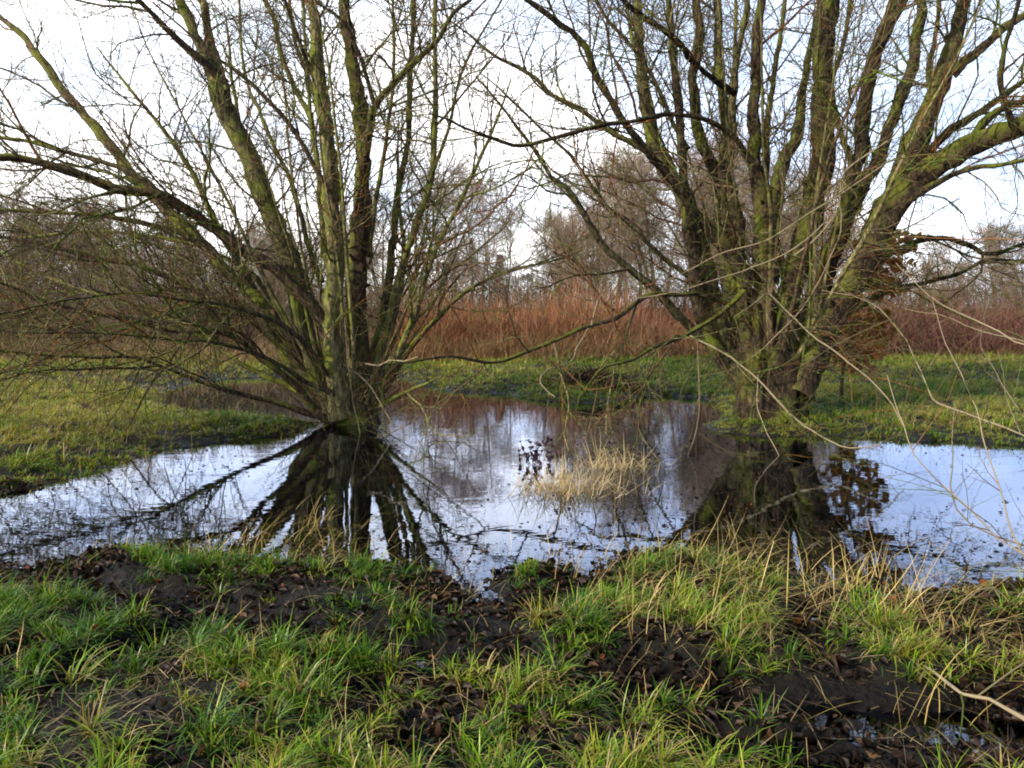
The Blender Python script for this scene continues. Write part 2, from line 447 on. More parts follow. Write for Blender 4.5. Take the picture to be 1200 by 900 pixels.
# ---- left willow
BL = G(405, 496); YL = float(BL[1])
TL = empty('willow_tree', tuple(BL))
tag(TL, 'many-stemmed bare willow with long limbs sweeping left, rooted in the pond', 'tree', 'old willows standing at the pond')
OL = BL.copy()
lumpy_trunk(TL, OL, [((BL[0]+.05, YL + .1, -0.25), .42, .36), ((BL[0]+.05, YL + .1, 0.02), .36, .32), ((BL[0]+.07, YL + .12, 0.25), .28, .26), ((BL[0] + .08, YL + .12, 0.48), .2, .22)], BROWN, M_left, seed=3)
DK = BROWN * 0.8
Lst = [  # pixels, Y0 offset, Y1 offset, colour, twigs, extend
 ([(388, 482, 15), (372, 435, 15), (362, 380, 14), (352, 330, 14), (335, 285, 14), (315, 235, 14), (298, 190, 14), (276, 140, 14), (258, 95, 13), (238, 50, 9), (214, 0, 9), (200, -40, 7)], 0.05, 0.4, OLIVE, 1.8, 1.5),
 ([(264, 108, 9), (250, 50, 8), (236, 0, 7), (228, -40, 6)], .35, .9, OLIVE, 1.8, 1.5),
 ([(262, 100, 9), (240, 78, 8), (218, 58, 7), (195, 35, 6), (165, 2, 4.5), (130, -30, 4)], .35, -.5, BROWN, 3.0, 1.0),
 ([(398, 492, 19), (396, 450, 15), (392, 420, 13), (393, 370, 12), (398, 320, 13), (401, 250, 12), (399, 190, 11), (393, 130, 11), (386, 80, 10), (381, 30, 9.5), (370, -5, 9), (362, -50, 8)], -0.22, -0.4, OLIVE * 1.15, 1.5, 1.5),
 ([(420, 490, 17), (422, 450, 18), (419, 400, 15), (416, 330, 15), (419, 280, 15), (425, 225, 13), (424, 180, 11), (424, 140, 12), (418, 100, 11), (411, 50, 10), (404, -5, 8), (398, -50, 7)], 0.1, .3, OLIVE, 1.5, 1.5),
 ([(420, 250, 8), (430, 180, 7), (441, 130, 7), (460, 102, 6), (490, 72, 6), (515, 46, 5), (530, 18, 5), (556, -4, 4), (580, -20, 3)], -.1, -1.0, BROWN * .8, 2.5, 0.6),
 ([(441, 130, 5), (432, 100, 5), (420, 62, 5), (402, 28, 4), (380, 10, 3)], -.4, -.9, BROWN * .8, 2.0, 0.6),
 ([(432, 478, 11), (441, 420, 9), (450, 380, 9), (457, 330, 8), (462, 280, 7), (466, 230, 6), (475, 180, 6), (482, 130, 5.5), (484, 60, 5), (486, 0, 5), (486, -40, 4)], .2, .9, OLIVE * .9, 2.0, 1.2),
 ([(434, 478, 12), (446, 420, 10), (457, 370, 8), (470, 320, 7), (486, 270, 7), (497, 235, 7), (505, 190, 6), (508, 120, 5.5), (507, 50, 5), (508, 0, 4.5), (509, -40, 4)], .1, .0, OLIVE, 2.0, 1.2),
 ([(503, 212, 4.5), (515, 180, 4), (527, 145, 3.2), (536, 100, 2.8), (552, 60, 2.4), (585, 5, 1.8)], 0, -.6, OLIVE, 2.4, 0.5),
 ([(440, 474, 9), (470, 420, 7), (493, 353, 6), (499, 325, 5), (513, 287, 5), (533, 250, 4.5), (549, 215, 4), (572, 165, 3)], .1, -.7, OLIVE * .9, 2.8, .8),
 ([(444, 470, 8), (478, 418, 6), (515, 374, 5), (545, 345, 4), (582, 325, 3), (640, 308, 2)], 0, .7, BROWN, 2.6, .6),
 ([(446, 476, 6), (470, 462, 4.5), (490, 452, 3.5), (500, 448, 2.5)], -.2, -.8, BROWN * .7, 2, .3),
 ([(374, 470, 12), (354, 430, 11), (336, 394, 10), (312, 358, 10), (272, 322, 10), (231, 277, 10), (190, 243, 10), (148, 199, 9.5), (118, 160, 9), (82, 120, 8.5), (50, 78, 8), (22, 42, 6.5), (0, 24, 5.5), (-40, -10, 5)], .1, .9, BROWN * 1.15, 2.4, 1.2),
 ([(392, 398, 12), (380, 367, 11), (353, 333, 10), (330, 311, 10), (300, 296, 10), (267, 275, 9.5), (227, 248, 9), (187, 226, 9), (149, 223, 9), (107, 209, 8), (72, 196, 8), (35, 186, 7), (0, 183, 7), (-60, 190, 6)], -.15, -2.0, BROWN, 3.2, 1.6),
 ([(187, 228, 7), (150, 200, 5.5), (110, 186, 5), (70, 176, 4.5), (30, 165, 4), (-30, 158, 3)], -1.2, -1.6, BROWN * .8, 2.8, 1),
 ([(235, 284, 6), (200, 268, 5), (150, 256, 5), (100, 250, 4.5), (50, 247, 4.2), (0, 246, 4), (-60, 250, 3)], .4, -.6, BROWN, 3.2, 1),
 ([(345, 400, 9), (322, 378, 8), (300, 366, 7.5), (245, 347, 7), (200, 328, 6.5), (160, 312, 6), (130, 308, 5.5), (90, 297, 5), (45, 286, 4), (-20, 276, 3)], 0, -1.2, BROWN, 3.6, 1),
 ([(392, 492, 8), (370, 480, 8), (340, 442, 7), (300, 415, 6.5), (283, 398, 6), (258, 387, 6), (190, 384, 5.5), (170, 380, 5), (120, 370, 4), (60, 357, 3.6), (0, 332, 3), (-40, 320, 2.5)], -.25, -2.2, BROWN * .7, 3.2, .8),
 ([(392, 494, 9), (372, 488, 8), (340, 476, 6), (290, 465, 5), (240, 450, 4.2), (200, 435, 4), (160, 421, 3.5), (110, 420, 3.2), (60, 418, 3), (0, 412, 2.4)], -.2, -2.3, BROWN * .7, 2.6, .8),
 ([(372, 480, 11), (346, 442, 10), (331, 402, 9.5), (313, 367, 9), (300, 337, 8), (280, 295, 7), (252, 242, 6), (225, 195, 5), (190, 150, 4), (150, 100, 3)], .2, 1.6, OLIVE * .85, 2.8, .8),
 ([(378, 480, 10), (362, 432, 8.5), (348, 382, 8), (336, 332, 7), (322, 282, 6.5), (308, 240, 5.5), (290, 185, 5), (275, 120, 4), (268, 60, 3)], .3, 2.2, OLIVE, 2.4, .8),
 ([(392, 340, 8), (382, 300, 7), (374, 245, 6.5), (371, 200, 6.2), (365, 160, 6), (362, 133, 6), (347, 107, 5.6), (328, 59, 5.4), (320, 27, 5), (309, -5, 5), (300, -50, 4)], .1, 1.4, OLIVE, 2.0, 1.2),
 ([(398, 262, 6), (387, 227, 5.5), (368, 192, 5.5), (347, 152, 5), (320, 120, 4.5), (285, 88, 4), (250, 62, 3)], -.4, -1.3, BROWN, 2.6, .8),
 ([(378, 330, 6), (360, 290, 5.5), (350, 240, 5), (340, 208, 4.5), (322, 172, 4), (308, 140, 3.8), (294, 105, 3.4), (284, 60, 3), (280, 0, 2.6)], .4, 2.3, OLIVE, 2.2, .8),
 ([(382, 106, 4.5), (371, 91, 4.5), (360, 72, 4.2), (347, 35, 4), (333, -4, 3.5), (325, -50, 3)], -.35, -1.2, BROWN * .8, 2.4, .5),
 ([(366, 150, 4), (362, 110, 4), (359, 60, 3.6), (356, 0, 3.2), (354, -40, 3)], .5, 1.5, OLIVE, 2, .5),
 ([(432, 300, 6), (440, 240, 5), (450, 182, 4.2), (456, 140, 4), (463, 60, 3.6), (460, 0, 3), (458, -50, 3)], .4, 1.8, OLIVE * .8, 2.4, .6),
 ([(444, 440, 6), (456, 400, 5.5), (468, 350, 5), (473, 300, 4.5), (470, 250, 4), (466, 190, 3)], .7, 2.5, OLIVE * .8, 2.4, .8),
 ([(408, 330, 7), (404, 280, 6), (396, 220, 5.4), (388, 160, 5), (350, 60, 4), (340, 0, 3)], .5, 2.8, BROWN, 2.4, .8),
 ([(366, 470, 7), (330, 450, 6), (290, 430, 5), (250, 402, 4.5), (200, 372, 4), (140, 352, 3.4), (70, 330, 2.6), (10, 300, 2)], .3, 2.2, BROWN, 3.4, .8),
 ([(340, 385, 6), (310, 340, 5.5), (280, 310, 5), (225, 285, 4.4), (160, 275, 3.6), (90, 272, 3), (20, 280, 2.4)], .5, 2.8, BROWN, 3.2, .8),
 ([(382, 440, 6), (360, 405, 5.5), (318, 375, 5), (270, 360, 4.4), (210, 352, 3.6), (150, 345, 3), (80, 352, 2.4), (10, 366, 2)], -.5, -3.0, BROWN, 3.2, .6),
 ([(388, 460, 6), (360, 450, 5), (320, 425, 4.5), (260, 405, 4), (200, 400, 3.2), (130, 392, 2.6), (50, 392, 2)], -.5, -2.6, BROWN, 3.0, .6),
]
for i_, (pix, a, b_, col, tw, ex) in enumerate(Lst):
    ftop = pix[-1][1] < 60
    limb(TL, OL, pix, YL + a, YL + b_, M_left, col if i_ != 4 else BROWN * .7, tw * 1.1, 1.0, ex, rscale=.88, trop=(-.01, 0, .035) if not ftop else (0, 0, .03), tmin=0.22)
def slim_stems(tree, O, base, n, r_in, mat, zb, seed, ymul=.8):
    global rnd
    old = rnd; rnd = random.Random(seed)
    for i in range(n):
        a = rnd.uniform(0, 6.28); tilt = math.tan(R(rnd.uniform(6, 48)))
        p = base + np.array([math.cos(a) * r_in, math.sin(a) * r_in * ymul, zb])
        d = np.array([math.cos(a) * tilt, math.sin(a) * tilt, 1.0])
        ln = rnd.uniform(3.2, 6.0)
        q = path(p, d, ln, 16, .045, np.array([0, 0, .03]))
        T = Tubes(O); r0 = rnd.uniform(.018, .040)
        T.add(q, np.linspace(r0, .006, 16), [BROWN, OLIVE, OLIVE * 1.2][rnd.randrange(3)] * rnd.uniform(.8, 1.2), 7)
        o = T.build('stem', mat, tree)
        TT = Tubes(O); sprout(TT, q, r0, .006, 1, 2.2, np.array([0, 0, .03]), .8, .36); TT.build('twigs', M_twig, o)
    rnd = old
slim_stems(TL, OL, BL + np.array([.05, .1, 0]), 15, .28, M_left, .35, 55)
# pale broken snag hanging in front of the stool
def snag(tree, O, pix, Y0, Y1, col, twigs=0, name='branch', mat=None):
    return limb(tree, O, pix, Y0, Y1, mat or M_cane, col, twigs, 0.6, 0.0, name=name, sides=6, bumps=False, tmin=.12, rscale=.34)
tag(snag(TL, OL, [(490, 419, 1.6), (474, 424, 2.2), (458, 423, 3), (444, 429, 3.6), (428, 426, 3)], YL - .9, YL - .5, PALE * 1.3, 2, 'dead_branch'), 'bleached broken snag')
snag(TL, OL, [(392, 424, 3), (404, 428, 3), (427, 447, 3), (440, 465, 2.6), (450, 482, 2.2), (461, 498, 1.8)], YL - .3, YL - .8, PALE * 1.2, 2, 'dead_branch')
snag(TL, OL, [(404, 372, 1.4), (407, 420, 1.4), (412, 470, 1.3), (420, 500, 1.2), (424, 520, 1)], YL - .5, YL - .9, PALE * .9, 3, 'dead_branch')
snag(TL, OL, [(290, 290, 2), (318, 345, 2), (340, 392, 2), (352, 420, 1.6)], YL - 1.2, YL - .9, PALE * .9, 3, 'dead_branch')
snag(TL, OL, [(360, 372, 2.6), (350, 392, 3), (372, 402, 2.6), (398, 370, 3.4), (410, 366, 4)], YL - .9, YL - .4, GREENT, 3, 'dead_branch')
# basal shoots
TS = Tubes(OL)
for i in range(120):
    a = rnd.uniform(0, 6.28); r0 = rnd.uniform(.2, .5)
    p = np.array([BL[0] + r0 * math.cos(a), YL + .05 + r0 * .9 * math.sin(a), rnd.uniform(-.05, .5)])
    q = path(p, np.array([math.cos(a) * rnd.uniform(.2, 1.2), math.sin(a) * rnd.uniform(.2, 1.2), rnd.uniform(.3, 1.2)]), rnd.uniform(.4, 1.6), 8, .1, np.array([0, 0, rnd.uniform(-.05, .06)]))
    q[:, 2] = np.maximum(q[:, 2], -.05)
    col = [TWIG * 1.2, RUST, PALE * .7, OLIVE * 1.2][rnd.randrange(4)]
    TS.add(q, np.linspace(rnd.uniform(.004, .009), .002, 8), col, 4)
    sprout(TS, q, .005, .002, 2, 2.0, np.zeros(3), .7, .3)
TS.build('shoots', M_twig, TL)

# ---- right willow
BR = G(905, 498); YR = float(BR[1])
TR = empty('willow_tree', tuple(BR))
tag(TR, 'dark thick-trunked pollard willow with massive limbs leaning right, on a grassy spit', 'tree', 'old willows standing at the pond')
OR = BR.copy()
pw = lambda x, y, dy=0.: W(x, y, YR + .1 + dy)
lumpy_trunk(TR, OR, [(pw(905, 512), .66, .55), (pw(905, 494), .50, .44), (pw(905, 474), .42, .38), (pw(907, 450), .42, .38), (pw(909, 424), .46, .40), (pw(912, 404), .46, .36)], BROWN * .38, M_right, seed=8, flute=.24)  # trunk colour darkened further, painting in its shaded centre
Rst = [
 ([(888, 470, 22), (868, 438, 18), (851, 408, 16), (838, 370, 14), (826, 330, 13), (815, 285, 12), (801, 232, 12), (784, 200, 12), (772, 173, 11), (764, 133, 9.5), (759, 93, 8.5), (753, 40, 8), (751, 0, 7.5), (750, -50, 7)], 0, .2, OLIVE, 1.6, 1.4),
 ([(845, 420, 11), (836, 391, 11), (825, 348, 11), (820, 300, 10), (809, 250, 8.5), (805, 187, 7), (803, 149, 7), (799, 101, 6.5), (793, 53, 6), (788, 0, 5.5), (785, -50, 5)], -.2, -.3, BROWN, 1.8, 1.2),
 ([(872, 330, 13), (860, 300, 11), (841, 280, 10), (820, 252, 8.5), (797, 220, 7.5), (767, 184, 6.5), (740, 149, 6.5), (719, 115, 6), (697, 77, 6), (687, 53, 6), (668, 35, 5.5), (647, 18, 5.5), (620, -2, 5), (590, -20, 4)], -.3, -1.4, BROWN * .8, 2.2, .8),
 ([(888, 440, 18), (872, 392, 16), (866, 332, 14), (862, 290, 13), (857, 230, 12), (838, 188, 9), (828, 160, 8.5), (821, 117, 8), (822, 67, 8), (824, 27, 7.5), (819, -4, 6), (816, -50, 5)], -.05, .5, BROWN, 1.6, 1.2),
 ([(857, 228, 9), (848, 197, 7), (856, 172, 7), (849, 149, 7), (844, 107, 8), (840, 67, 7), (839, 0, 7), (838, -50, 6)], .2, .9, OLIVE, 1.8, 1.2),
 ([(852, 190, 6), (860, 149, 6.5), (863, 107, 7), (864, 67, 5.5), (873, 27, 5), (877, -4, 4), (880, -50, 4)], .4, -.2, OLIVE * 1.1, 1.8, 1.0),
 ([(896, 420, 18), (894, 330, 14), (894, 270, 13), (894, 221, 12), (886, 173, 10), (877, 128, 9), (881, 93, 8), (881, 40, 8), (888, 0, 7), (893, -50, 6)], -.15, -.3, BROWN * .85, 1.6, 1.2),
 ([(914, 420, 20), (925, 340, 16), (941, 280, 15), (956, 213, 14.5), (963, 160, 14), (965, 107, 13), (968, 53, 12.5), (971, 0, 12), (973, -60, 10)], -.1, .3, BROWN, 1.7, 1.2),
 ([(900, 330, 13), (903, 260, 12), (911, 190, 10), (923, 149, 9), (933, 107, 7), (944, 67, 6), (952, 35, 5), (960, -20, 4)], .2, 1.2, OLIVE, 1.8, 1.2),
 ([(938, 410, 18), (955, 350, 14), (975, 290, 12), (992, 235, 11), (1003, 180, 10), (1010, 130, 10), (1013, 85, 10), (1023, 48, 10.5), (1040, 13, 11), (1056, -30, 9)], .1, -.5, BROWN * .75, 1.8, 1.2),
 ([(965, 310, 11), (990, 258, 10), (1010, 215, 10), (1028, 180, 9.5), (1037, 149, 9), (1046, 112, 9), (1060, 80, 8.5), (1069, 40, 8.5), (1077, 0, 8), (1083, -50, 7)], .4, .8, BROWN, 1.8, 1.2),
 ([(934, 462, 22), (945, 432, 18), (965, 402, 17), (982, 370, 16), (998, 333, 16), (1018, 297, 16), (1036, 258, 17), (1052, 220, 16), (1067, 183, 15), (1083, 152, 14), (1099, 120, 13), (1114, 78, 12), (1125, 40, 10.5), (1136, 0, 9.5), (1146, -50, 8)], -.25, .2, BROWN * 1.1, 1.6, 1.2),
 ([(1116, 84, 9), (1130, 68, 8), (1146, 56, 7.5), (1166, 40, 7), (1200, 19, 6.5), (1250, -10, 5)], .0, -.7, BROWN, 2.0, .8),
 ([(1040, 262, 15), (1054, 236, 15), (1080, 208, 15), (1107, 188, 15), (1133, 174, 15), (1160, 161, 14), (1187, 151, 13), (1210, 143, 12), (1260, 130, 10)], -.2, -1.3, BROWN * .8, 2.6, 1.5),
 ([(1133, 172, 9), (1150, 146, 7), (1175, 128, 6), (1200, 122, 5), (1240, 118, 4)], -.8, -.2, BROWN * .7, 2.6, 1),
 ([(1060, 215, 8), (1086, 180, 7), (1112, 150, 7), (1150, 125, 6), (1200, 90, 5), (1250, 60, 4)], .2, 1.4, BROWN * .8, 2.4, 1),
 ([(985, 350, 8), (1005, 325, 8), (1027, 303, 7), (1060, 286, 6), (1093, 280, 5.2), (1127, 288, 4.6), (1158, 301, 4), (1200, 285, 3.4), (1250, 270, 3)], .1, .6, BROWN * .6, 2.2, .8),
 ([(965, 395, 7), (985, 372, 6), (1013, 353, 5), (1047, 337, 4.6), (1087, 328, 4), (1127, 317, 3.6), (1157, 303, 3.2), (1200, 306, 2.6)], .2, .9, BROWN * .6, 2.2, .6),
 ([(850, 352, 6), (832, 346, 5), (815, 343, 4.5), (790, 345, 4.5), (767, 343, 4.5), (745, 356, 4.5), (724, 371, 4.3), (692, 381, 4), (660, 396, 3.8), (620, 412, 3.6), (580, 425, 3), (530, 419, 2.4), (490, 424, 1.8)], -.4, -2.2, DK, 1.6, .4),
 ([(872, 342, 6), (847, 364, 5), (820, 383, 4.5), (793, 399, 4), (767, 409, 3.6), (740, 423, 3), (708, 431, 2.4), (690, 452, 1.8)], -.5, -2.4, DK, 1.6, .3),
 ([(880, 188, 6), (862, 162, 5), (847, 152, 5), (820, 139, 4.6), (788, 133, 4.4), (753, 139, 4.2), (724, 143, 4), (687, 152, 4), (633, 168, 3.6), (601, 171, 3.2), (580, 163, 3), (545, 150, 2.2)], -.5, -2.6, DK, 2.2, .4),
 ([(862, 110, 6), (828, 85, 5), (807, 67, 5), (799, 53, 5), (767, 29, 5), (740, 12, 4.6), (724, -4, 4.4), (700, -30, 4)], -.3, -1.8, DK * .9, 2.2, .6),
 ([(836, 408, 8), (820, 391, 7.5), (793, 368, 7), (767, 341, 6.6), (740, 319, 6.2), (713, 297, 6), (697, 273, 6), (681, 244, 5.6), (665, 221, 5), (647, 208, 4), (627, 176, 3.2), (593, 130, 2.4)], -.2, -1.7, OLIVE, 2.4, .5),
 ([(822, 335, 5.5), (793, 314, 4.6), (768, 294, 4.4), (745, 273, 4.2), (724, 255, 4.2), (707, 240, 4), (692, 218, 3.5), (668, 185, 3), (640, 160, 2.6), (600, 120, 2)], .1, -1, OLIVE, 2.4, .5),
 ([(795, 226, 7), (783, 206, 6), (751, 181, 5.4), (719, 163, 5), (697, 147, 4.4), (679, 133, 4.2), (647, 115, 4), (628, 93, 3.6), (580, 64, 3), (550, 40, 2)], .3, 1.2, OLIVE * 1.1, 2.4, .6),
 ([(806, 175, 5), (793, 155, 4.5), (777, 117, 4.2), (765, 90, 4), (740, 53, 3.6), (710, 20, 3), (690, -20, 3)], -.2, -.9, OLIVE, 2.2, .6),
 ([(772, 180, 5), (760, 120, 4), (742, 60, 4), (735, 20, 3.6), (730, -40, 3)], .6, 2, OLIVE, 2.2, .6),
 ([(925, 330, 9), (905, 240, 7), (900, 170, 6), (908, 100, 5), (918, 40, 4), (925, -30, 4)], .8, 2.6, BROWN, 2.2, .8),
 ([(1000, 200, 6), (985, 150, 5), (975, 100, 5), (990, 40, 4), (1000, -30, 4)], 1, 2.6, BROWN, 2.2, .8),
 ([(1085, 175, 6), (1095, 130, 5), (1090, 80, 5), (1100, 30, 4), (1105, -40, 4)], .8, 2.2, BROWN, 2.2, .8),
 ([(880, 400, 9), (850, 320, 7), (842, 250, 6), (848, 160, 5), (860, 80, 4), (862, 0, 3)], .5, 2.4, OLIVE, 2.2, .8),
 ([(1190, 152, 6), (1175, 100, 5), (1180, 50, 4), (1195, 0, 4), (1205, -40, 3)], -1.2, -1.8, DK, 2.6, .6),
 ([(1055, 245, 7), (1100, 215, 6), (1140, 200, 5), (1180, 195, 4), (1230, 185, 3)], -.4, -2.2, DK, 2.8, .8),
]
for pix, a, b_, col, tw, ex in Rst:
    limb(TR, OR, pix, YR + a + .05, YR + b_, M_right, col * .58, tw, 1.0, ex, tmin=.18)  # limb colours darkened evenly, shade on the tree put into the bark colour
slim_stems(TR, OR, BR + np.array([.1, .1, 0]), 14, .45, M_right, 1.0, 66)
# mossy twigs and pale canes crossing in front of the limbs
for pix, a, b_, col in [
  ([(1030, 247, 3), (1052, 205, 3.4), (1070, 197, 3.2), (1100, 188, 3), (1130, 187, 2.6)], -.9, -1.6, GREENT * .9),
  ([(1000, 78, 2.6), (1030, 84, 3), (1050, 92, 3.4), (1066, 97, 3.2)], -.6, -1.4, GREENT * .8),
  ([(940, 420, 3.4), (948, 380, 4), (951, 330, 4.4), (950, 290, 4), (944, 262, 2.6)], -.7, -1.0, GREENT * 1.1),
  ([(936, 398, 3.4), (920, 366, 3), (900, 344, 3), (888, 352, 2.6), (860, 372, 2)], -.8, -1.6, PALE * .8),
  ([(900, 344, 3.2), (924, 368, 3.2), (948, 392, 3), (982, 417, 2.8), (1023, 447, 2.6), (1046, 472, 2.4), (1062, 505, 2)], -1.0, -2.6, PALE),
  ([(809, 394, 3.4), (850, 415, 3.6), (880, 438, 3.6), (905, 461, 3.6), (935, 491, 3.4), (965, 512, 3), (1000, 525, 2.6), (1032, 521, 2)], -1.0, -3.3, PALE * 1.05),
  ([(930, 300, 3), (960, 275, 3.4), (983, 240, 3.6), (990, 200, 3.2), (1040, 165, 2.6)], -1.2, -2.0, PALE),
  ([(780, 330, 2), (840, 300, 2.4), (900, 280, 2.8), (960, 240, 2.8), (990, 222, 2.4), (1040, 190, 2)], -1.4, -2.4, PALE * .9),
  ([(740, 350, 1.6), (800, 340, 2), (870, 318, 2.2), (930, 292, 2.2), (965, 262, 2.2)], -1.6, -2.2, PALE * .85),
  ([(880, 420, 1.6), (930, 372, 2.2), (960, 330, 2.4), (985, 272, 2.6), (984, 240, 2.6)], -1.2, -1.8, PALE),
  ([(816, 398, 1.8), (820, 450, 1.8), (820, 482, 1.7), (814, 518, 1.5), (800, 545, 1.2)], -1.2, -2.4, PALE * .9),
  ([(888, 440, 2), (885, 470, 2), (893, 500, 1.8), (910, 530, 1.5), (925, 560, 1)], -1.4, -2.6, PALE * .9),
  ([(692, 382, 2.4), (700, 352, 2.8), (706, 345, 2.4)], -1.9, -1.9, PALE),
  ([(636, 402, 2.2), (640, 420, 2.4), (660, 430, 2.4), (676, 446, 2.4), (690, 456, 2), (720, 452, 1.6)], -2.4, -2.8, RUST * .8),
  ([(690, 384, 2), (676, 408, 2.4), (668, 424, 2.2), (640, 432, 2), (632, 448, 1.8), (650, 465, 1.6)], -2.2, -2.9, PALE * .8),
  ([(960, 300, 1.6), (975, 250, 1.8), (985, 200, 1.6), (990, 150, 1.2)], -.9, -1.4, RUST),
]:
    snag(TR, OR, pix, YR + a, YR + b_, col, 3.4, 'branch')
TS = Tubes(OR)
for i in range(330):
    a = rnd.uniform(0, 6.28); zz = rnd.uniform(.7, 2.4); r0 = .45 + zz * .12
    p = np.array([BR[0] + .05 + zz * .12 + r0 * math.cos(a), YR + .1 + r0 * .8 * math.sin(a), zz])
    q = path(p, np.array([math.cos(a), math.sin(a) - .2, rnd.uniform(-.3, 1.0)]), rnd.uniform(.3, 1.5), 8, .17, np.array([0, 0, rnd.uniform(-.1, .05)]))
    q[:, 2] = np.maximum(q[:, 2], .02)
    col = [TWIG, RUST, RUST * 1.3, PALE * .7, PALE * .5, TWIG * 1.5, GREENT][rnd.randrange(7)]
    TS.add(q, np.linspace(rnd.uniform(.004, .008), .002, 8), col, 4)
    sprout(TS, q, .005, .002, 2, 2.5, np.zeros(3), .7, .3)
TS.build('shoots', M_twig, TR)

# ------------------------------------------------------------------ grass
def blades(P, az, Ln, th0, kap, wid, col0, col1, nseg=4, kink=None):
    """vectorised ribbons: base P (n,3)"""
    n = len(P); nlev = nseg + 1
    t = np.linspace(0, 1, nlev)
    ad = np.stack([np.cos(az), np.sin(az), np.zeros(n)], -1)
    tw = az + math.pi / 2 + rng.normal(0, .5, n)
    sd = np.stack([np.cos(tw), np.sin(tw), np.zeros(n)], -1)
    pos = [P]; cur = P.copy()
    for i in range(nseg):
        th = th0 + kap * (i + .5) / nseg
        if kink is not None: th = th + kink[:, i]
        step = (ad * np.sin(th)[:, None] + np.array([0, 0, 1.0]) * np.cos(th)[:, None]) * (Ln / nseg)[:, None]
        cur = cur + step; pos.append(cur)
    Vv = np.empty((n, nlev, 2, 3))
    for i in range(nlev):
        w = wid * (1 - t[i] ** 2 * .92) * .5
        Vv[:, i, 0] = pos[i] - sd * w[:, None]; Vv[:, i, 1] = pos[i] + sd * w[:, None]
    ix = np.arange(n * nlev * 2).reshape(n, nlev, 2)
    q = np.stack([ix[:, :-1, 0], ix[:, :-1, 1], ix[:, 1:, 1], ix[:, 1:, 0]], -1).reshape(-1, 4)
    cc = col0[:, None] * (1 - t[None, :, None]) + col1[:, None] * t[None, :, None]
    cc = np.repeat(cc[:, :, None], 2, 2).reshape(-1, 3)
    return Vv.reshape(-1, 3), q, cc
def merge(parts):
    V = []; Qs = []; Cs = []; o = 0
    for v, q, c in parts:
        V.append(v); Qs.append(q + o); Cs.append(c); o += len(v)
    return np.concatenate(V), np.concatenate(Qs), np.concatenate(Cs)

GR = np.array([[0.25, 0.48, 0.022], [0.38, 0.60, 0.03], [0.56, 0.64, 0.07], [0.11, 0.27, 0.022], [0.62, 0.45, 0.14], [0.74, 0.55, 0.24]])
def grass_field(n_try, y0, y1, dens, nb, Lr, wr, near=True, xlim=.72, patchy=True, strawbias=0.0):
    u = rng.random(n_try)
    Y = np.sqrt(y0 ** 2 + (y1 ** 2 - y0 ** 2) * u); X = (rng.random(n_try) * 2 - 1) * (Y * xlim + .3)
    h, d, mm = terrain(X, Y)
    pn = fbm(X + 31, Y + 7, 1.7 if near else .55, 3)
    cl = fbm(X - 50, Y + 20, 3.4, 2)
    far_ = Y > 7.5; cl2 = fbm(X + 11, Y - 33, 7.5, 2)
    keep = ((h > np.where(far_, -.012, 0.012)) & (d > np.where(far_, -.02, .0 + .10 * rng.random(n_try))) | ((h > -.06) & (d > -.45) & (rng.random(n_try) < .16) & (cl > .05))) & (rng.random(n_try) < np.where(far_, np.clip(.9 + cl * 2.0, .3, 1), np.clip(.52 + cl2 * 2.8 + cl * 2.0, .03, 1))) & (rng.random(n_try) < np.clip(1.0 - mm * 1.6, .05, 1) * np.clip(1.0 + pn * (1.0 if near else 2.0), .35 if near else .45, 1) * dens)
    X = X[keep]; Y = Y[keep]; h = h[keep]; pn = pn[keep]
    n = len(X)
    tuftL = rng.uniform(Lr[0], Lr[1], n) * (1 + .9 * np.clip(cl2[keep], -.5, .5)) * rng.uniform(.75, 1.2, n) * np.clip(.5 + d[keep] * .7, .55, 1); tcol = rng.random(n)
    hue = fbm(X - 9, Y + 70, .9, 3) + rng.normal(0, .32, n) + .55 * np.clip((-X - 3.5) / 3, 0, 1) * (Y > 8)
    ai = np.repeat(np.arange(n), nb)
    N_ = len(ai)
    az = rng.random(N_) * 6.283; rr_ = np.abs(rng.normal(0, .028, N_))
    P = np.stack([X[ai] + np.cos(az) * rr_, Y[ai] + np.sin(az) * rr_, h[ai] - .006], -1)
    az = az + rng.normal(0, .5, N_)
    lean_az = 5.6 + rng.normal(0, .8, n)
    th0 = np.clip(.12 + rr_ * 9 + rng.normal(0, .28, N_), 0, 1.4)
    kap = np.clip(rng.normal(1.5, .75, N_), -.2, 3.0)
    sel = rng.random(N_) < .35; az[sel] = lean_az[ai][sel] + rng.normal(0, .5, sel.sum())
    Ln = tuftL[ai] * rng.uniform(.45, 1.1, N_)
    wid = rng.uniform(wr[0], wr[1], N_)
    ci = np.digitize(hue[ai] + rng.normal(0, .22, N_) + strawbias, [-.32, -.02, .28])
    cmap = np.array([3, 0, 1, 2])[ci]
    isst = rng.random(N_) < np.clip(.13 + .34 * (hue[ai] + strawbias), .03, .6)
    cmap = np.where(isst, rng.integers(4, 6, N_), cmap)
    c1 = GR[cmap] * rng.uniform(.75, 1.25, N_)[:, None]; c0 = c1 * np.array([.24, .18, .25])  # blade bases darker and browner, with the shade of the tuft gaps painted in
    return blades(P, az, Ln, th0, kap, wid, c0, c1, 4 if near else 2), (X, Y, h)

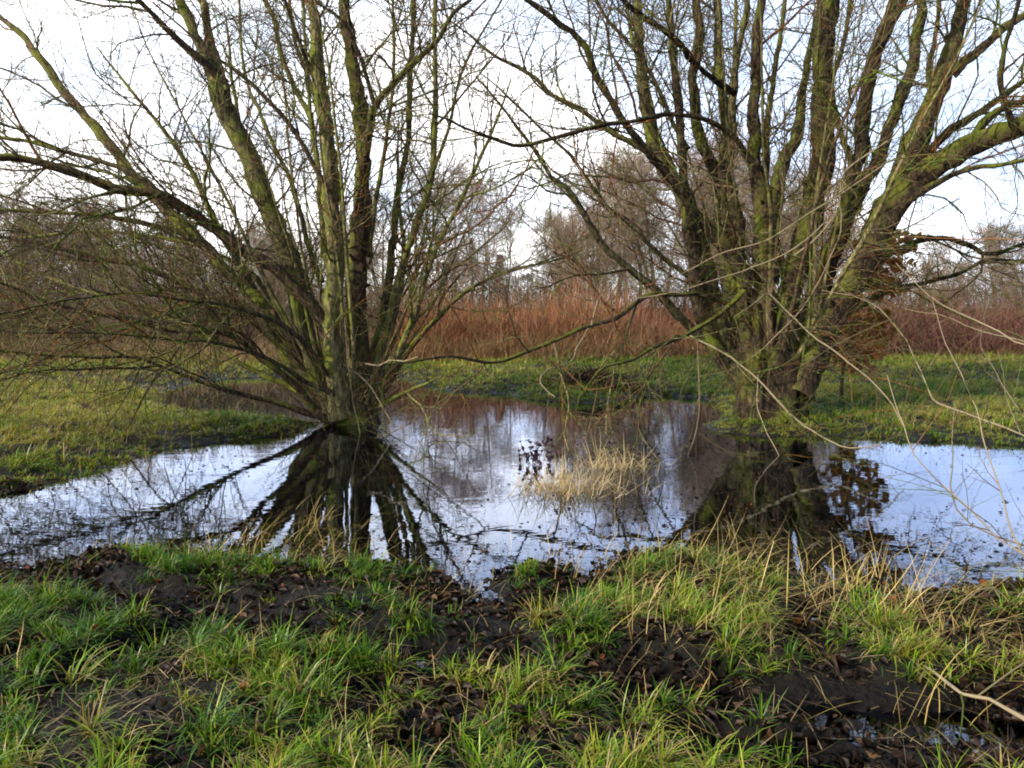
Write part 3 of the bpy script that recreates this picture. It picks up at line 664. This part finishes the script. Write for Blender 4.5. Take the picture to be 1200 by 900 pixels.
g1, _ = grass_field(9800, 2.1, 6.4, 1.0, 34, (.07, .165), (.0042, .0085))
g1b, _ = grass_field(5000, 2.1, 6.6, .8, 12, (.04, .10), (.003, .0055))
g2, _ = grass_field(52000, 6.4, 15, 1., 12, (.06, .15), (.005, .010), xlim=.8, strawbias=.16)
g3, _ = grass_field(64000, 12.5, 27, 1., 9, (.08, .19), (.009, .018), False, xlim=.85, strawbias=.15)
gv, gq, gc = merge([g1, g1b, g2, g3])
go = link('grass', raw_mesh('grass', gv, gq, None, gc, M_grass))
tag(go, 'green grass tufts growing along the muddy pond banks', 'grass', kind='stuff')

# dead grass stalks, near banks
def stalk_patch(spots, cols=GR[[4, 5]], kinky=True):
    parts = []
    for (px, py, sx, sy, n, l0, l1, laz) in spots:
        X = []; Y = []
        for _ in range(n):
            p = G(px + rnd.gauss(0, sx), py + rnd.gauss(0, sy)); X.append(p[0]); Y.append(p[1])
        X = np.array(X); Y = np.array(Y); h, d, mm = terrain(X, Y)
        h = np.maximum(h, -.03)
        az = laz + rng.normal(0, 1.0, n); Ln = rng.uniform(l0, l1, n)
        th0 = np.clip(rng.normal(.85, .45, n), 0, 1.5); kap = rng.normal(.7, .6, n)
        kink = np.zeros((n, 6))
        for i in range(n):
            if rnd.random() < .6: kink[i, rnd.randrange(1, 5):] += rnd.uniform(.4, 1.3)
        c1 = cols[rng.integers(0, len(cols), n)] * rng.uniform(.7, 1.5, n)[:, None]
        P = np.stack([X, Y, h - .005], -1)
        tot = th0[:, None] + kap[:, None] * (np.arange(6) + .5) / 6 + kink
        kink = np.where(tot > 1.75, 1.75 - (tot - kink), kink)
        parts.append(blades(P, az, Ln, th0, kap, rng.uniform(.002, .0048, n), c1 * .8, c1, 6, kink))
    return merge(parts)
sv, sq, sc_ = stalk_patch([(330, 632, 55, 14, 150, .15, .5, 0), (380, 650, 60, 12, 160, .12, .4, 5.5), (760, 690, 50, 26, 130, .15, .42, 0), (700, 655, 50, 16, 110, .15, .45, 1),
    (830, 690, 55, 26, 190, .2, .5, 5.6), (900, 640, 50, 14, 90, .15, .35, 3), (1080, 720, 90, 30, 230, .2, .6, 5.8), (1000, 700, 50, 22, 160, .2, .5, 1), (1150, 790, 60, 30, 150, .2, .5, 5),
    (740, 745, 70, 20, 170, .15, .4, 5.2), (200, 660, 70, 14, 80, .1, .3, 1), (300, 850, 70, 30, 90, .1, .25, 5), (600, 880, 120, 20, 120, .1, .25, 5), (480, 710, 60, 20, 130, .1, .28, 5.5), (860, 755, 60, 18, 150, .15, .4, 5.3),
    (120, 465, 110, 18, 1500, .12, .38, 0), (60, 520, 80, 20, 700, .1, .3, 0), (40, 440, 60, 8, 900, .15, .4, 0), (560, 452, 50, 5, 300, .1, .3, 0), (1050, 480, 80, 14, 400, .1, .3, 0), (300, 470, 60, 12, 120, .1, .3, 0), (600, 800, 400, 60, 260, .1, .3, 5)])
so = link('dead_grass', raw_mesh('dead_grass', sv, sq, None, sc_, M_straw)); tag(so, 'bleached dead grass stalks tangled among the green tufts', 'dead grass', kind='stuff')

def thatch(n):
    Y = np.sqrt(2.2 ** 2 + (6.2 ** 2 - 2.2 ** 2) * rng.random(n)); X = (rng.random(n) * 2 - 1) * (Y * .72 + .2)
    h, d, mm = terrain(X, Y); k = (h > 0) & (rng.random(n) < np.clip(.35 + 1.6 * fbm(X + 60, Y, 1.5, 3), .08, 1)); X, Y, h = X[k], Y[k], h[k]; n = len(X)
    base = np.array([[.42, .30, .14], [.22, .14, .07], [.10, .065, .04], [.55, .42, .22]])
    c1 = base[rng.integers(0, 4, n)] * rng.uniform(.6, 1.2, n)[:, None]
    return blades(np.stack([X, Y, h + rng.uniform(.005, .05, n)], -1), rng.uniform(0, 6.28, n), rng.uniform(.05, .22, n), rng.normal(1.45, .22, n), rng.normal(0.15, .25, n), rng.uniform(.0015, .0045, n), c1, c1, 4)
tv, tq, tc_ = thatch(16000)
to = link('thatch', raw_mesh('thatch', tv, tq, None, tc_, M_straw)); tag(to, 'trampled straw and dead blades lying flat between the tufts', 'thatch', kind='stuff')
# straw clumps standing in the water
def straw_clump(px, py, n, spread, l0, l1, label, laz=0.):
    b0 = G(px, py); X = rng.normal(b0[0], spread, n); Y = rng.normal(b0[1], spread * .7, n)
    az = rng.uniform(0, 6.28, n); Ln = rng.uniform(l0, l1, n)
    th0 = np.clip(rng.normal(1.05, .4, n), 0, 1.5); kap = rng.normal(.7, .9, n)
    kink = np.zeros((n, 6))
    tot = th0[:, None] + kap[:, None] * (np.arange(6) + .5) / 6
    kink = np.where(tot > 1.75, 1.75 - tot, kink)
    base = np.array([[.78, .60, .34], [.66, .50, .26], [.85, .70, .44], [.45, .32, .16]])
    c1 = base[rng.integers(0, 4, n)] * rng.uniform(.8, 1.2, n)[:, None]
    v, q, c = blades(np.stack([X - b0[0], Y - b0[1], np.full(n, -.03)], -1), az, Ln, th0, kap, rng.uniform(.004, .008, n), c1 * .8, c1, 6, kink)
    o = link('straw_tussock', raw_mesh('straw_tussock', v, q, None, c, M_straw)); o.location = (b0[0], b0[1], 0)
    tag(o, label, 'grass tussock', 'straw tussocks in the pond')
straw_clump(662, 576, 900, .21, .15, .46, 'larger pale straw grass tussock bowed over the open water', 0.3)
straw_clump(718, 548, 400, .19, .15, .45, 'smaller pale straw tussock behind and right of the bowed one', 0.0)

# dark leafy sprig
b0 = G(632, 545); T = Tubes(b0); V_ = []
sprig = empty('leaf_sprig', tuple(b0)); tag(sprig, 'dark purplish withered sprig with a few leaves, poking out of the water', 'twig')
lv = []
for i in range(15):
    q = path(b0 + np.array([rnd.gauss(0, .09), rnd.gauss(0, .05), -.05]), np.array([rnd.gauss(0, .5), rnd.gauss(0, .3), 1]), rnd.uniform(.2, .38), 6, .12, np.zeros(3))
    T.add(q, np.linspace(.004, .0015, 6), (.06, .03, .03), 4)
    for k in range(7):
        p, _t = interp(q, rnd.uniform(.3, 1)); lv.append(p)
T.build('stem', M_cane, sprig)
def leaf_mesh(Pn, nrm_az, size, tilt, col, O=(0, 0, 0), curl=.25):
    n = len(Pn)
    # 6-vert folded leaf: base, left, right, tip, mid
    loc = np.array([[-.5, 0, 0], [-.12, .28, 1], [-.12, -.28, 1], [.22, .22, 1], [.22, -.22, 1], [.55, 0, .3], [0.03, 0, 0.0]])
    X = loc[:, 0][None] * size[:, None]; Yl = loc[:, 1][None] * size[:, None]; Z = loc[:, 2][None] * size[:, None] * (curl * rng.normal(.6, .8, n))[:, None] + (loc[:, 0] ** 2)[None] * size[:, None] * rng.normal(.2, .5, n)[:, None]
    ct, st = np.cos(tilt)[:, None], np.sin(tilt)[:, None]
    X2 = X * ct - Z * st; Z2 = X * st + Z * ct
    roll = rng.normal(0, .35, n)[:, None]
    Y3 = Yl * np.cos(roll) - Z2 * np.sin(roll); Z3 = Yl * np.sin(roll) + Z2 * np.cos(roll)
    ca, sa = np.cos(nrm_az)[:, None], np.sin(nrm_az)[:, None]
    Vv = np.stack([X2 * ca - Y3 * sa, X2 * sa + Y3 * ca, Z3], -1) + Pn[:, None]
    ix = np.arange(n * 7).reshape(n, 7)
    tr = [(0, 2, 6), (0, 6, 1), (6, 2, 4), (6, 4, 5), (6, 5, 3), (6, 3, 1)]
    t = np.concatenate([ix[:, list(a)] for a in tr])
    return Vv.reshape(-1, 3) - np.asarray(O), t, np.repeat(col, 7, 0)
lv = np.array(lv); n = len(lv)
v, t, c = leaf_mesh(lv, rng.random(n) * 6.28, rng.uniform(.04, .075, n), rng.uniform(-1.2, 1.2, n), np.array([.06, .03, .04]) * rng.uniform(.6, 1.5, n)[:, None], b0)
link('leaves', raw_mesh('leaves', v, None, t, c, M_far), sprig)

# leaf litter on mud
n = 100000
Y = np.sqrt(2.2 ** 2 + (7.2 ** 2 - 2.2 ** 2) * rng.random(n)); X = (rng.random(n) * 2 - 1) * (Y * .72 + .2)
h, d, mm = terrain(X, Y)
ln_ = fbm(X + 5, Y - 8, 2.6, 4)
keep = (h > -.012) & (rng.random(n) < (.42 + .30 * mm) * np.clip(.75 + 2.2 * ln_, .06, 1))
X, Y, h = X[keep], Y[keep], h[keep]; n = len(X)
LC = np.array([[.030, .017, .012], [.05, .028, .018], [.022, .014, .012], [.08, .045, .026], [.14, .075, .04], [.24, .08, .025]])
ci = rng.choice(6, n, p=[.32, .26, .27, .10, .035, .015])
v, t, c = leaf_mesh(np.stack([X, Y, np.maximum(h, 0) + .010], -1), rng.random(n) * 6.28, rng.uniform(.014, .06, n) , rng.normal(0, .28, n), LC[ci] * rng.uniform(.45, 1.3, n)[:, None], curl=.45)
lo = link('leaf_litter', raw_mesh('leaf_litter', v, None, t, c, M_leaf)); tag(lo, 'dark wet fallen leaves scattered over the mud', 'leaf litter', kind='stuff')
# floating bits on the pond
n = 12000
Y = rng.uniform(5, 15, n); X = (rng.random(n) * 2 - 1) * (Y * .68)
h, d, mm = terrain(X, Y); fn = fbm(X + 3, Y, .8, 3)
keep = (h < -.004) & (rng.random(n) < np.clip(np.exp(d / .45) * 1.2 + (fn > .22) * .45 + .03, 0, 1))
X, Y = X[keep], Y[keep]; n = len(X)
v, t, c = leaf_mesh(np.stack([X, Y, np.full(n, .004)], -1), rng.random(n) * 6.28, rng.uniform(.012, .045, n), rng.normal(0, .05, n), LC[rng.choice(6, n, p=[.3, .3, .25, .1, .04, .01])], curl=.08)
lo = link('floating_leaves', raw_mesh('floating_leaves', v, None, t, c, M_leaf)); tag(lo, 'small dark leaves and scraps floating on the pond', 'leaf litter', kind='stuff')

# ------------------------------------------------------------------ brush pile on the far bank
b0 = G(692, 460); T = Tubes(b0)
for i in range(1000):
    x = rnd.gauss(0, .45); y = rnd.gauss(.0, .25); z = .38 * math.exp(-(x / .65) ** 2 - (y / .45) ** 2) * rnd.random() ** .6
    p = b0 + np.array([x, y, z + .02])
    q = path(p, np.array([rnd.gauss(0, 1), rnd.gauss(0, .6), rnd.gauss(.05, .16)]), rnd.uniform(.2, .55), 5, .12, np.array([0, 0, -.02])); q[:, 2] = np.maximum(q[:, 2], .01)
    T.add(q, np.linspace(rnd.uniform(.006, .017), .004, 5), TWIG * rnd.uniform(.35, .9), 4)
bpile = T.build('brush_pile', M_far); bpile.location = tuple(b0)
tag(bpile, 'low dark heap of cut twigs lying at the far edge of the pond', 'brush pile')

# ------------------------------------------------------------------ fallen cane and shrub at the right
b0 = G(1100, 790)
T = Tubes(b0)
pp = [(975, 728), (1033, 752), (1093, 785), (1127, 812), (1160, 820), (1200, 843), (1260, 875)]
P = []
for (x, y) in pp:
    q = G(x, y, .13); P.append(q)
pts, rr = smooth_path(P, np.array([3, 4.5, 6, 7, 7.5, 8.5, 9]) * .001, .1, .006)
T.add(pts, rr, PALE * 1.0, 7); sprout(T, pts, .006, .008, 2, 3.5, np.array([0, 0, -.02]), .8, .05)
o = T.build('fallen_branch', M_cane); o.location = tuple(b0); tag(o, 'pale thin forked branch lying across the muddy near bank', 'branch')

SHB = np.array([3.75, 4.6, .08])
SH = empty('bare_shrub', tuple(SHB)); tag(SH, 'pale bare arching shoots of a shrub reaching in over the near bank', 'shrub')
def shoot(pix, Y0, Y1, col, r=.7):
    s = np.linspace(0, 1, len(pix)); P = []; rad = []
    P.append(SHB.copy()); rad.append(.012)
    for (x, y), t in zip(pix, s):
        P.append(W(x, y, Y0 + (Y1 - Y0) * t)); rad.append((.0085 - .0055 * t) * r)
    # first part rises from the root of the shrub
    mid = (P[0] + P[1]) / 2 + np.array([.1, 0, .25]); P.insert(1, mid); rad.insert(1, .011)
    pts, rr = smooth_path(P, rad, .08, .016)
    T = Tubes(SHB); T.add(pts, rr, col, 6); sprout(T, pts[len(pts) // 4:], .006, .003, 2, 5, np.array([-.02, 0, .0]), .9, .1, minz=.1)
    T.build('shoot', M_cane, SH)
shoot([(1260, 430), (1200, 402), (1163, 383), (1127, 367), (1093, 347), (1050, 308)], 5.0, 5.6, PALE * 1.1)
shoot([(1250, 530), (1200, 511), (1157, 494), (1113, 477), (1094, 470), (1087, 453), (1070, 417), (1047, 387), (1013, 357), (963, 340)], 4.8, 5.8, PALE)
shoot([(1230, 690), (1200, 655), (1180, 605), (1166, 560), (1153, 520), (1143, 473), (1127, 433), (1107, 400), (1093, 353)], 4.5, 5.2, PALE * 1.05)
shoot([(1240, 680), (1200, 652), (1155, 617), (1117, 578), (1072, 528), (1052, 478), (1040, 440)], 4.4, 5.0, PALE * 1.1)
shoot([(1260, 420), (1200, 396), (1150, 384), (1100, 366), (1060, 362)], 5.2, 5.9, PALE * .9, .6)
shoot([(1240, 640), (1190, 636), (1130, 600), (1120, 520), (1118, 470)], 4.6, 5.0, PALE * .7, .8)
shoot([(1250, 560), (1190, 470), (1170, 440), (1150, 400), (1160, 350)], 5, 6.0, PALE * .6, .7)
shoot([(1260, 290), (1200, 280), (1120, 278), (1060, 277)], 5.5, 6.5, RUST * 1.2, .6)
shoot([(1230, 760), (1180, 700), (1150, 690), (1060, 760)], 4.1, 4.2, PALE * .7, .7)

# ------------------------------------------------------------------ young oak keeping its brown leaves, behind the right willow
ob = W(985, 470, YR + 1.6); ob[2] = .08
OK = empty('oak_sapling', tuple(ob)); tag(OK, 'young oak holding orange brown dead leaves, just behind the thick dark willow', 'tree')
T = Tubes(ob); leaves = []
pts, rr = smooth_path([ob + np.array([0, 0, -.1]), W(990, 420, YR + 1.6), W(1008, 350, YR + 1.2), W(1030, 280, YR + .9), W(1040, 250, YR + .8)], [.03, .025, .02, .012, .005], .15, .006)
T.add(pts, rr, BROWN, 6)
for i in range(64):
    t = rnd.uniform(.2, .9); p, tan = interp(pts, t)
    q = path(p, np.array([rnd.gauss(.55, .7), rnd.gauss(0, .6), rnd.gauss(.15, .25)]), rnd.uniform(.3, .75), 6, .1, np.zeros(3)); T.add(q, np.linspace(.006, .002, 6), BROWN, 4)
    for k in range(rnd.randrange(8, 22)):
        pq, _t = interp(q, rnd.uniform(.35, 1)); leaves.append(pq + np.array([rnd.gauss(0, .03) for _ in range(3)]))
T.build('trunk', M_far, OK)
lv = np.array(leaves); n = len(lv)
v, t, c = leaf_mesh(lv, rng.random(n) * 6.28, rng.uniform(.08, .14, n), rng.uniform(-1.4, .6, n), np.array([.75, .32, .11]) * rng.uniform(.45, 1.2, n)[:, None], ob, .5)
link('crown', raw_mesh('crown', v, None, t, c, M_leaf), OK)

# ------------------------------------------------------------------ thicket of dead bracken and bramble
def thicket(name, n, xr, yr, hr, cols, label, mat=M_far, wid=(.006, .016), lean=.25, wx=None, front=None):
    X = rng.uniform(xr[0], xr[1], n); Y = yr[0] + (yr[1] - yr[0]) * rng.random(n)
    h, d, mm = terrain(X, Y)
    hn = np.clip(1.0 + 1.2 * fbm(X, Y, .5, 3) + .9 * fbm(X + 40, Y, 1.6, 2), .3, 1.9)
    Ln = rng.uniform(hr[0], hr[1], n) * hn
    az = rng.random(n) * 6.28; th0 = np.abs(rng.normal(0, lean * 2.4, n)); kap = np.clip(rng.normal(1.1, 1.1, n), -.6, 3.0)
    lay = rng.random(n) < .6; th0[lay] = rng.uniform(.6, 1.45, lay.sum()); h = h + np.where(lay, rng.random(n) * hr[1] * .55, 0)
    cn = fbm(X, Y, .45, 3) + rng.normal(0, .25, n)
    ci = np.clip(((cn + .55) / 1.1 * len(cols)).astype(int), 0, len(cols) - 1)
    c1 = cols[ci] * rng.uniform(.6, 1.4, n)[:, None]
    v, q, c = blades(np.stack([X, Y, h - .02], -1), az, Ln, th0, kap, rng.uniform(wid[0], wid[1], n), c1 * .7, c1, 5)
    o = link(name, raw_mesh(name, v, q, None, c, mat)); tag(o, label, 'thicket', kind='stuff'); return o
RED = np.array([[.20, .075, .045], [.36, .14, .075], [.50, .21, .10], [.60, .34, .17], [.26, .13, .08]])
STR = np.array([[.42, .26, .13], [.50, .34, .18], [.34, .19, .10]])
GREYB = np.array([[.15, .11, .075], [.23, .165, .11], [.32, .23, .15], [.22, .145, .10], [.22, .20, .09]])
thicket('bramble_thicket', 42000, (-3.2, 6.4), (22.5, 31), (.7, 1.65), RED, 'reddish brown bramble and bracken thicket between the two willows')
thicket('bramble_thicket', 26000, (6.4, 20), (22, 33), (.7, 1.8), np.array([[.14, .065, .05], [.22, .10, .075], [.32, .15, .10], [.24, .13, .10]]), 'dull purple brown bramble thicket right of the dark willow')
thicket('dry_grass_fringe', 9000, (-3, 8), (21.5, 23.5), (.3, .9), STR, 'orange straw fringe at the foot of the bramble thicket', M_straw)
thicket('dry_grass_fringe', 13000, (-19, -3), (20.5, 27), (.25, .8), STR * .9, 'pale tall dead grass at the meadow edge behind the left willow', M_straw)
thicket('undergrowth', 60000, (-32, 32), (31, 44), (1.5, 3.8), GREYB, 'grey brown bare undergrowth in front of the wood', lean=.45, wid=(.010, .024))
thicket('undergrowth', 30000, (-24, -3.0), (24, 31), (.9, 3.0), GREYB, 'dark woody scrub behind the dead grass left of the willows', lean=.4)

# ------------------------------------------------------------------ background trees
def far_tree_meshes(seed, H, kind):
    r = random.Random(seed)
    global rnd
    old = rnd; rnd = r
    Tt = Tubes(); Tc = Tubes()
    if kind == 'birch': tcol = np.array([.42, .38, .34]); bc = np.array([.36, .28, .24]); 
    else: tcol = np.array([.12, .09, .07]); bc = np.array([.30, .225, .165])  # crown colours of both kinds lightened to paint in haze
    q = path(np.array([0, 0, -.1]), np.array([r.gauss(0, .05), r.gauss(0, .05), 1]), H * .92, 12, .035, np.array([0, 0, .05]))
    r0 = H * (.011 if kind == 'birch' else .014)
    Tt.add(q, np.linspace(r0, .01, 12), tcol, 7)
    stems = [q]
    if kind != 'birch':
        for i in range(r.randrange(2, 5)):
            p, _ = interp(q, r.uniform(0.02, .3)); a = r.uniform(0, 6.28)
            s = path(p, np.array([math.cos(a) * .5, math.sin(a) * .5, 1]), H * r.uniform(.5, .8), 9, .06, np.array([0, 0, .05]))
            Tt.add(s, np.linspace(r0 * .6, .01, 9), tcol, 6); stems.append(s)
    for s in stems:
        nb = int(H * (4.2 if kind == 'birch' else 3.2))
        for i in range(nb):
            t = r.uniform(.22, 1); p, tan = interp(s, t); a = r.uniform(0, 6.28)
            up = r.uniform(.5, 1.3) if kind == 'birch' else r.uniform(.2, 1.1)
            b = path(p, np.array([math.cos(a), math.sin(a), up]), H * r.uniform(.10, .24) * (1.15 - t * .6), 6, .12, np.array([0, 0, .05 if kind != 'birch' else -.01]))
            Tc.add(b, np.linspace(.016, .006, 6), bc * r.uniform(.7, 1.2), 4)
            for k in range(12):
                p2, tan2 = interp(b, r.uniform(.2, 1)); d2 = unit(tan2 + rand_perp(tan2) * r.uniform(.4, 1))
                c_ = path(p2, d2, r.uniform(.4, 1.1), 4, .15, np.array([0, 0, -.12 if kind == 'birch' else .04]))
                Tc.add(c_, np.linspace(.009, .005, 4), bc * r.uniform(.7, 1.35), 3)
                for j in range(4):
                    p3, tan3 = interp(c_, r.uniform(.2, 1)); d3 = unit(tan3 + rand_perp(tan3) * .8)
                    Tc.add(path(p3, d3, r.uniform(.2, .5), 3, .1, np.array([0, 0, -.1 if kind == 'birch' else .03])), [.0065, .005, .004], bc * r.uniform(.8, 1.5), 3)
    rnd = old
    a = Tt.arrays(); b = Tc.arrays()
    return (raw_mesh('trunk', a[0], a[1], None, a[2], M_far, True), raw_mesh('crown', b[0], b[1], None, b[2], M_far, False))
protoB = [far_tree_meshes(100 + i, 8.5, 'birch') for i in range(3)]
protoT = [far_tree_meshes(200 + i, 8.0, 'tree') for i in range(4)]
def put_tree(name, meshes, px, Y, scale, label, group, cat='tree'):
    x = (px - 600) / F * Y / 1.0
    hh = float(terrain(np.array([x]), np.array([Y]))[0][0])
    o = empty(name, (x, Y, hh)); o.rotation_euler = (0, 0, rnd.uniform(0, 6.28)); s = scale
    o.scale = (s * rnd.uniform(.85, 1.15),) * 2 + (s,)
    tag(o, label, cat, group)
    for nm, me in zip(('trunk', 'crown'), meshes): link(nm, me, o)
gb = 'birches in the gap behind the bramble thicket'
for i, (px, Y, s) in enumerate([(547, 36, .86), (563, 38, .9), (520, 40, .98), (594, 42, .8), (490, 37, .85), (577, 47, 1.0), (535, 46, 1.15)]):
    put_tree('birch_tree', protoB[i % 3], px, Y, s, 'pale-trunked leafless birch in the gap between the willows, behind the brambles', gb)
gl_ = 'bare trees of the wood left behind the sweeping willow'
for i, (px, Y, s) in enumerate([(-20, 38, .85), (30, 34, .72), (60, 42, .9), (100, 36, .72), (140, 40, .8), (170, 34, .6), (205, 38, .68), (245, 36, .6), (280, 42, .72), (320, 37, .62), (360, 40, .7), (410, 38, .75), (450, 42, .9), (-70, 42, 1.0), (20, 48, 1.1), (120, 47, .95), (230, 46, .8), (330, 47, .8)]):
    put_tree('bare_tree', protoT[i % 4], px, Y, s, 'leafless grey brown tree of the wood behind the left willow', gl_)
gr_ = 'bare trees of the wood behind the thick-trunked willow'
for i, (px, Y, s) in enumerate([(668, 40, .75), (700, 36, .9), (735, 40, 1.15), (770, 36, 1.05), (800, 42, 1.2), (835, 37, 1.0), (870, 41, 1.15), (905, 37, .95), (945, 42, 1.0), (985, 38, .75), (720, 48, 1.3), (780, 50, 1.35), (850, 49, 1.35), (690, 46, 1.1), (925, 50, 1.2), (655, 50, 1.1), (750, 44, 1.25), (820, 46, 1.3), (880, 45, 1.3), (960, 46, 1.05), (710, 42, 1.0)]):
    put_tree('bare_tree', (protoT + protoB)[(i * 3) % 7], px, Y, s, 'leafless reddish grey tree of the wood behind the dark willow', gr_)
gq_ = 'low bare trees at the right edge of the wood'
for i, (px, Y, s) in enumerate([(1030, 44, .6), (1075, 48, .7), (1120, 44, .62), (1165, 50, .8), (1205, 42, .75), (1260, 44, 1.0), (1100, 34, .35), (1190, 34, .4)]):
    put_tree('bare_tree', protoT[(i + 1) % 4], px, Y, s, 'low thin leafless tree beyond the purple brown brambles at the right', gq_)

# evergreens
def evergreen(px, Y, H, w, label, conic=True, n=3400):
    x = (px - 600) / F * Y; hh = float(terrain(np.array([x]), np.array([Y]))[0][0])
    o = empty('conifer_tree' if conic else 'evergreen_shrub', (x, Y, hh)); tag(o, label, 'tree' if conic else 'shrub')
    T = Tubes(); T.add([[0, 0, -.1], [.03, 0, H * .5], [0, .02, H * .96]], [H * .014, H * .01, .01], (.06, .045, .035), 6)
    a = T.arrays(); link('trunk', raw_mesh('trunk', a[0], a[1], None, a[2], M_far, True), o)
    t = rng.random(n) ** .8; ang = rng.random(n) * 6.28; z = H * (.08 + .9 * t)
    prof = (1 - t) ** .8 * w if conic else w * np.sqrt(np.clip(1 - (2 * t - .75) ** 2 * .8, .02, 1))
    lump = 1 + .35 * np.sin(ang * 3 + z * 3.1) + .2 * np.sin(ang * 7 - z * 5)
    rad = prof * lump * rng.random(n) ** .35
    P = np.stack([np.cos(ang) * rad, np.sin(ang) * rad, z], -1)
    shade = (.55 + .6 * rng.random(n))[:, None]
    v, q, c = blades(P, ang + rng.normal(0, .5, n), rng.uniform(.1, .28, n), np.full(n, 1.3), rng.normal(.4, .4, n), rng.uniform(.025, .06, n), np.array([.035, .05, .022]) * shade, np.array([.065, .085, .035]) * shade, 2)
    link('crown', raw_mesh('crown', v, q, None, c, M_far), o)
evergreen(530, 38, 4.0, .8, 'dark conifer with a pointed top beside the pale birch trunks')
evergreen(553, 41, 4.8, .75, 'taller narrow dark conifer between the birch trunks')
evergreen(586, 41, 3.9, .9, 'dark conifer right of the birches, at the edge of the sky gap')
evergreen(520, 34, 3.2, 1.4, 'rounded dark evergreen shrub left of the conifers', False)
evergreen(618, 36, 2.8, 1.7, 'low dark green shrub below the sky gap', False, 3000)
evergreen(650, 37, 3.0, 1.7, 'broad dark green shrub right of the sky gap', False, 3000)
evergreen(40, 36, 3.6, 2.2, 'dark evergreen shrub at the left edge of the wood', False, 3000)

# pale and dark trunks in the meadow edge on the left
put_tree('birch_tree', protoB[1], 187, 25, .45, 'slim pale-trunked birch at the meadow edge behind the left willow', None)
put_tree('bare_tree', protoT[2], 137, 24.5, .42, 'small dark-trunked tree at the meadow edge left of the pale birch', None)

# ------------------------------------------------------------------ light
SUN_EL = R(27); SUN_AZ = R(-128)   # clockwise from +Y
sun_dir = Vector((math.sin(SUN_AZ) * math.cos(SUN_EL), math.cos(SUN_AZ) * math.cos(SUN_EL), math.sin(SUN_EL)))
sl = bpy.data.lights.new('sun', 'SUN'); sl.energy = 5.0; sl.angle = R(.6); sl.color = (1, .92, .78)
so_ = bpy.data.objects.new('sun', sl); C.objects.link(so_); so_.rotation_euler = sun_dir.to_track_quat('Z', 'Y').to_euler()

w = bpy.data.worlds.new('World'); scene.world = w; w.use_nodes = True
nt = w.node_tree; nt.nodes.clear(); L = nt.links.new
out = N(nt, 'ShaderNodeOutputWorld'); bg = N(nt, 'ShaderNodeBackground')
sky = N(nt, 'ShaderNodeTexSky', sky_type='NISHITA'); sky.sun_disc = False; sky.sun_elevation = SUN_EL; sky.sun_rotation = SUN_AZ
bg.inputs['Strength'].default_value = .12
L(sky.outputs[0], bg.inputs['Color'])
tc = N(nt, 'ShaderNodeTexCoord')
mp = N(nt, 'ShaderNodeMapping'); mp.inputs['Scale'].default_value = (1, 1, 2.2); L(tc.outputs['Generated'], mp.inputs['Vector'])
cn = N(nt, 'ShaderNodeTexNoise'); cn.inputs['Scale'].default_value = 3.2; cn.inputs['Detail'].default_value = 6; cn.inputs['Roughness'].default_value = .55
L(mp.outputs[0], cn.inputs['Vector'])
# brightness of the thin cloud: falls off away from the bright quarter of the sky
dt = N(nt, 'ShaderNodeVectorMath', operation='DOT_PRODUCT'); dt.inputs[1].default_value = (-.50, .80, -.05); L(tc.outputs['Generated'], dt.inputs[0])
sz = N(nt, 'ShaderNodeSeparateXYZ'); L(tc.outputs['Generated'], sz.inputs[0])
m1 = N(nt, 'ShaderNodeMath', operation='MULTIPLY_ADD'); m1.inputs[1].default_value = .55; L(dt.outputs['Value'], m1.inputs[0]); L(cn.outputs[0], m1.inputs[2])
m2 = N(nt, 'ShaderNodeMath', operation='MULTIPLY_ADD'); m2.inputs[1].default_value = -.42; L(sz.outputs[2], m2.inputs[0]); L(m1.outputs[0], m2.inputs[2])
cr = ramp(nt, [(.30, (.10,) * 3), (.62, (1,) * 3)]); L(m2.outputs[0], cr.inputs[0])
bg2 = N(nt, 'ShaderNodeBackground')
cc = ramp(nt, [(.40, (.28, .36, .50)), (.58, (.40, .50, .68)), (.76, (.66, .75, .92)), (.92, (1, 1, 1))]); L(m2.outputs[0], cc.inputs[0]); L(cc.outputs[0], bg2.inputs['Color'])
bg2.inputs['Strength'].default_value = 2.45
mx = N(nt, 'ShaderNodeMixShader'); L(cr.outputs[0], mx.inputs[0]); L(bg.outputs[0], mx.inputs[1]); L(bg2.outputs[0], mx.inputs[2]); L(mx.outputs[0], out.inputs[0])

# ------------------------------------------------------------------ camera
cd = bpy.data.cameras.new('camera'); cam = bpy.data.objects.new('camera', cd); C.objects.link(cam)
cam.location = tuple(CAM); cam.rotation_euler = (R(90) - PITCH, 0, 0)
cd.sensor_width = 36; cd.lens = 36 * F / 1200; cd.clip_end = 2000; cd.clip_start = .05
scene.camera = cam
scene.view_settings.view_transform = 'Standard'; scene.view_settings.look = 'None'; scene.view_settings.exposure = 0
scene.render.engine = 'CYCLES'
scene.cycles.max_bounces = 6; scene.cycles.transparent_max_bounces = 8; scene.cycles.diffuse_bounces = 3; scene.cycles.glossy_bounces = 3
scene.cycles.filter_width = 1.9
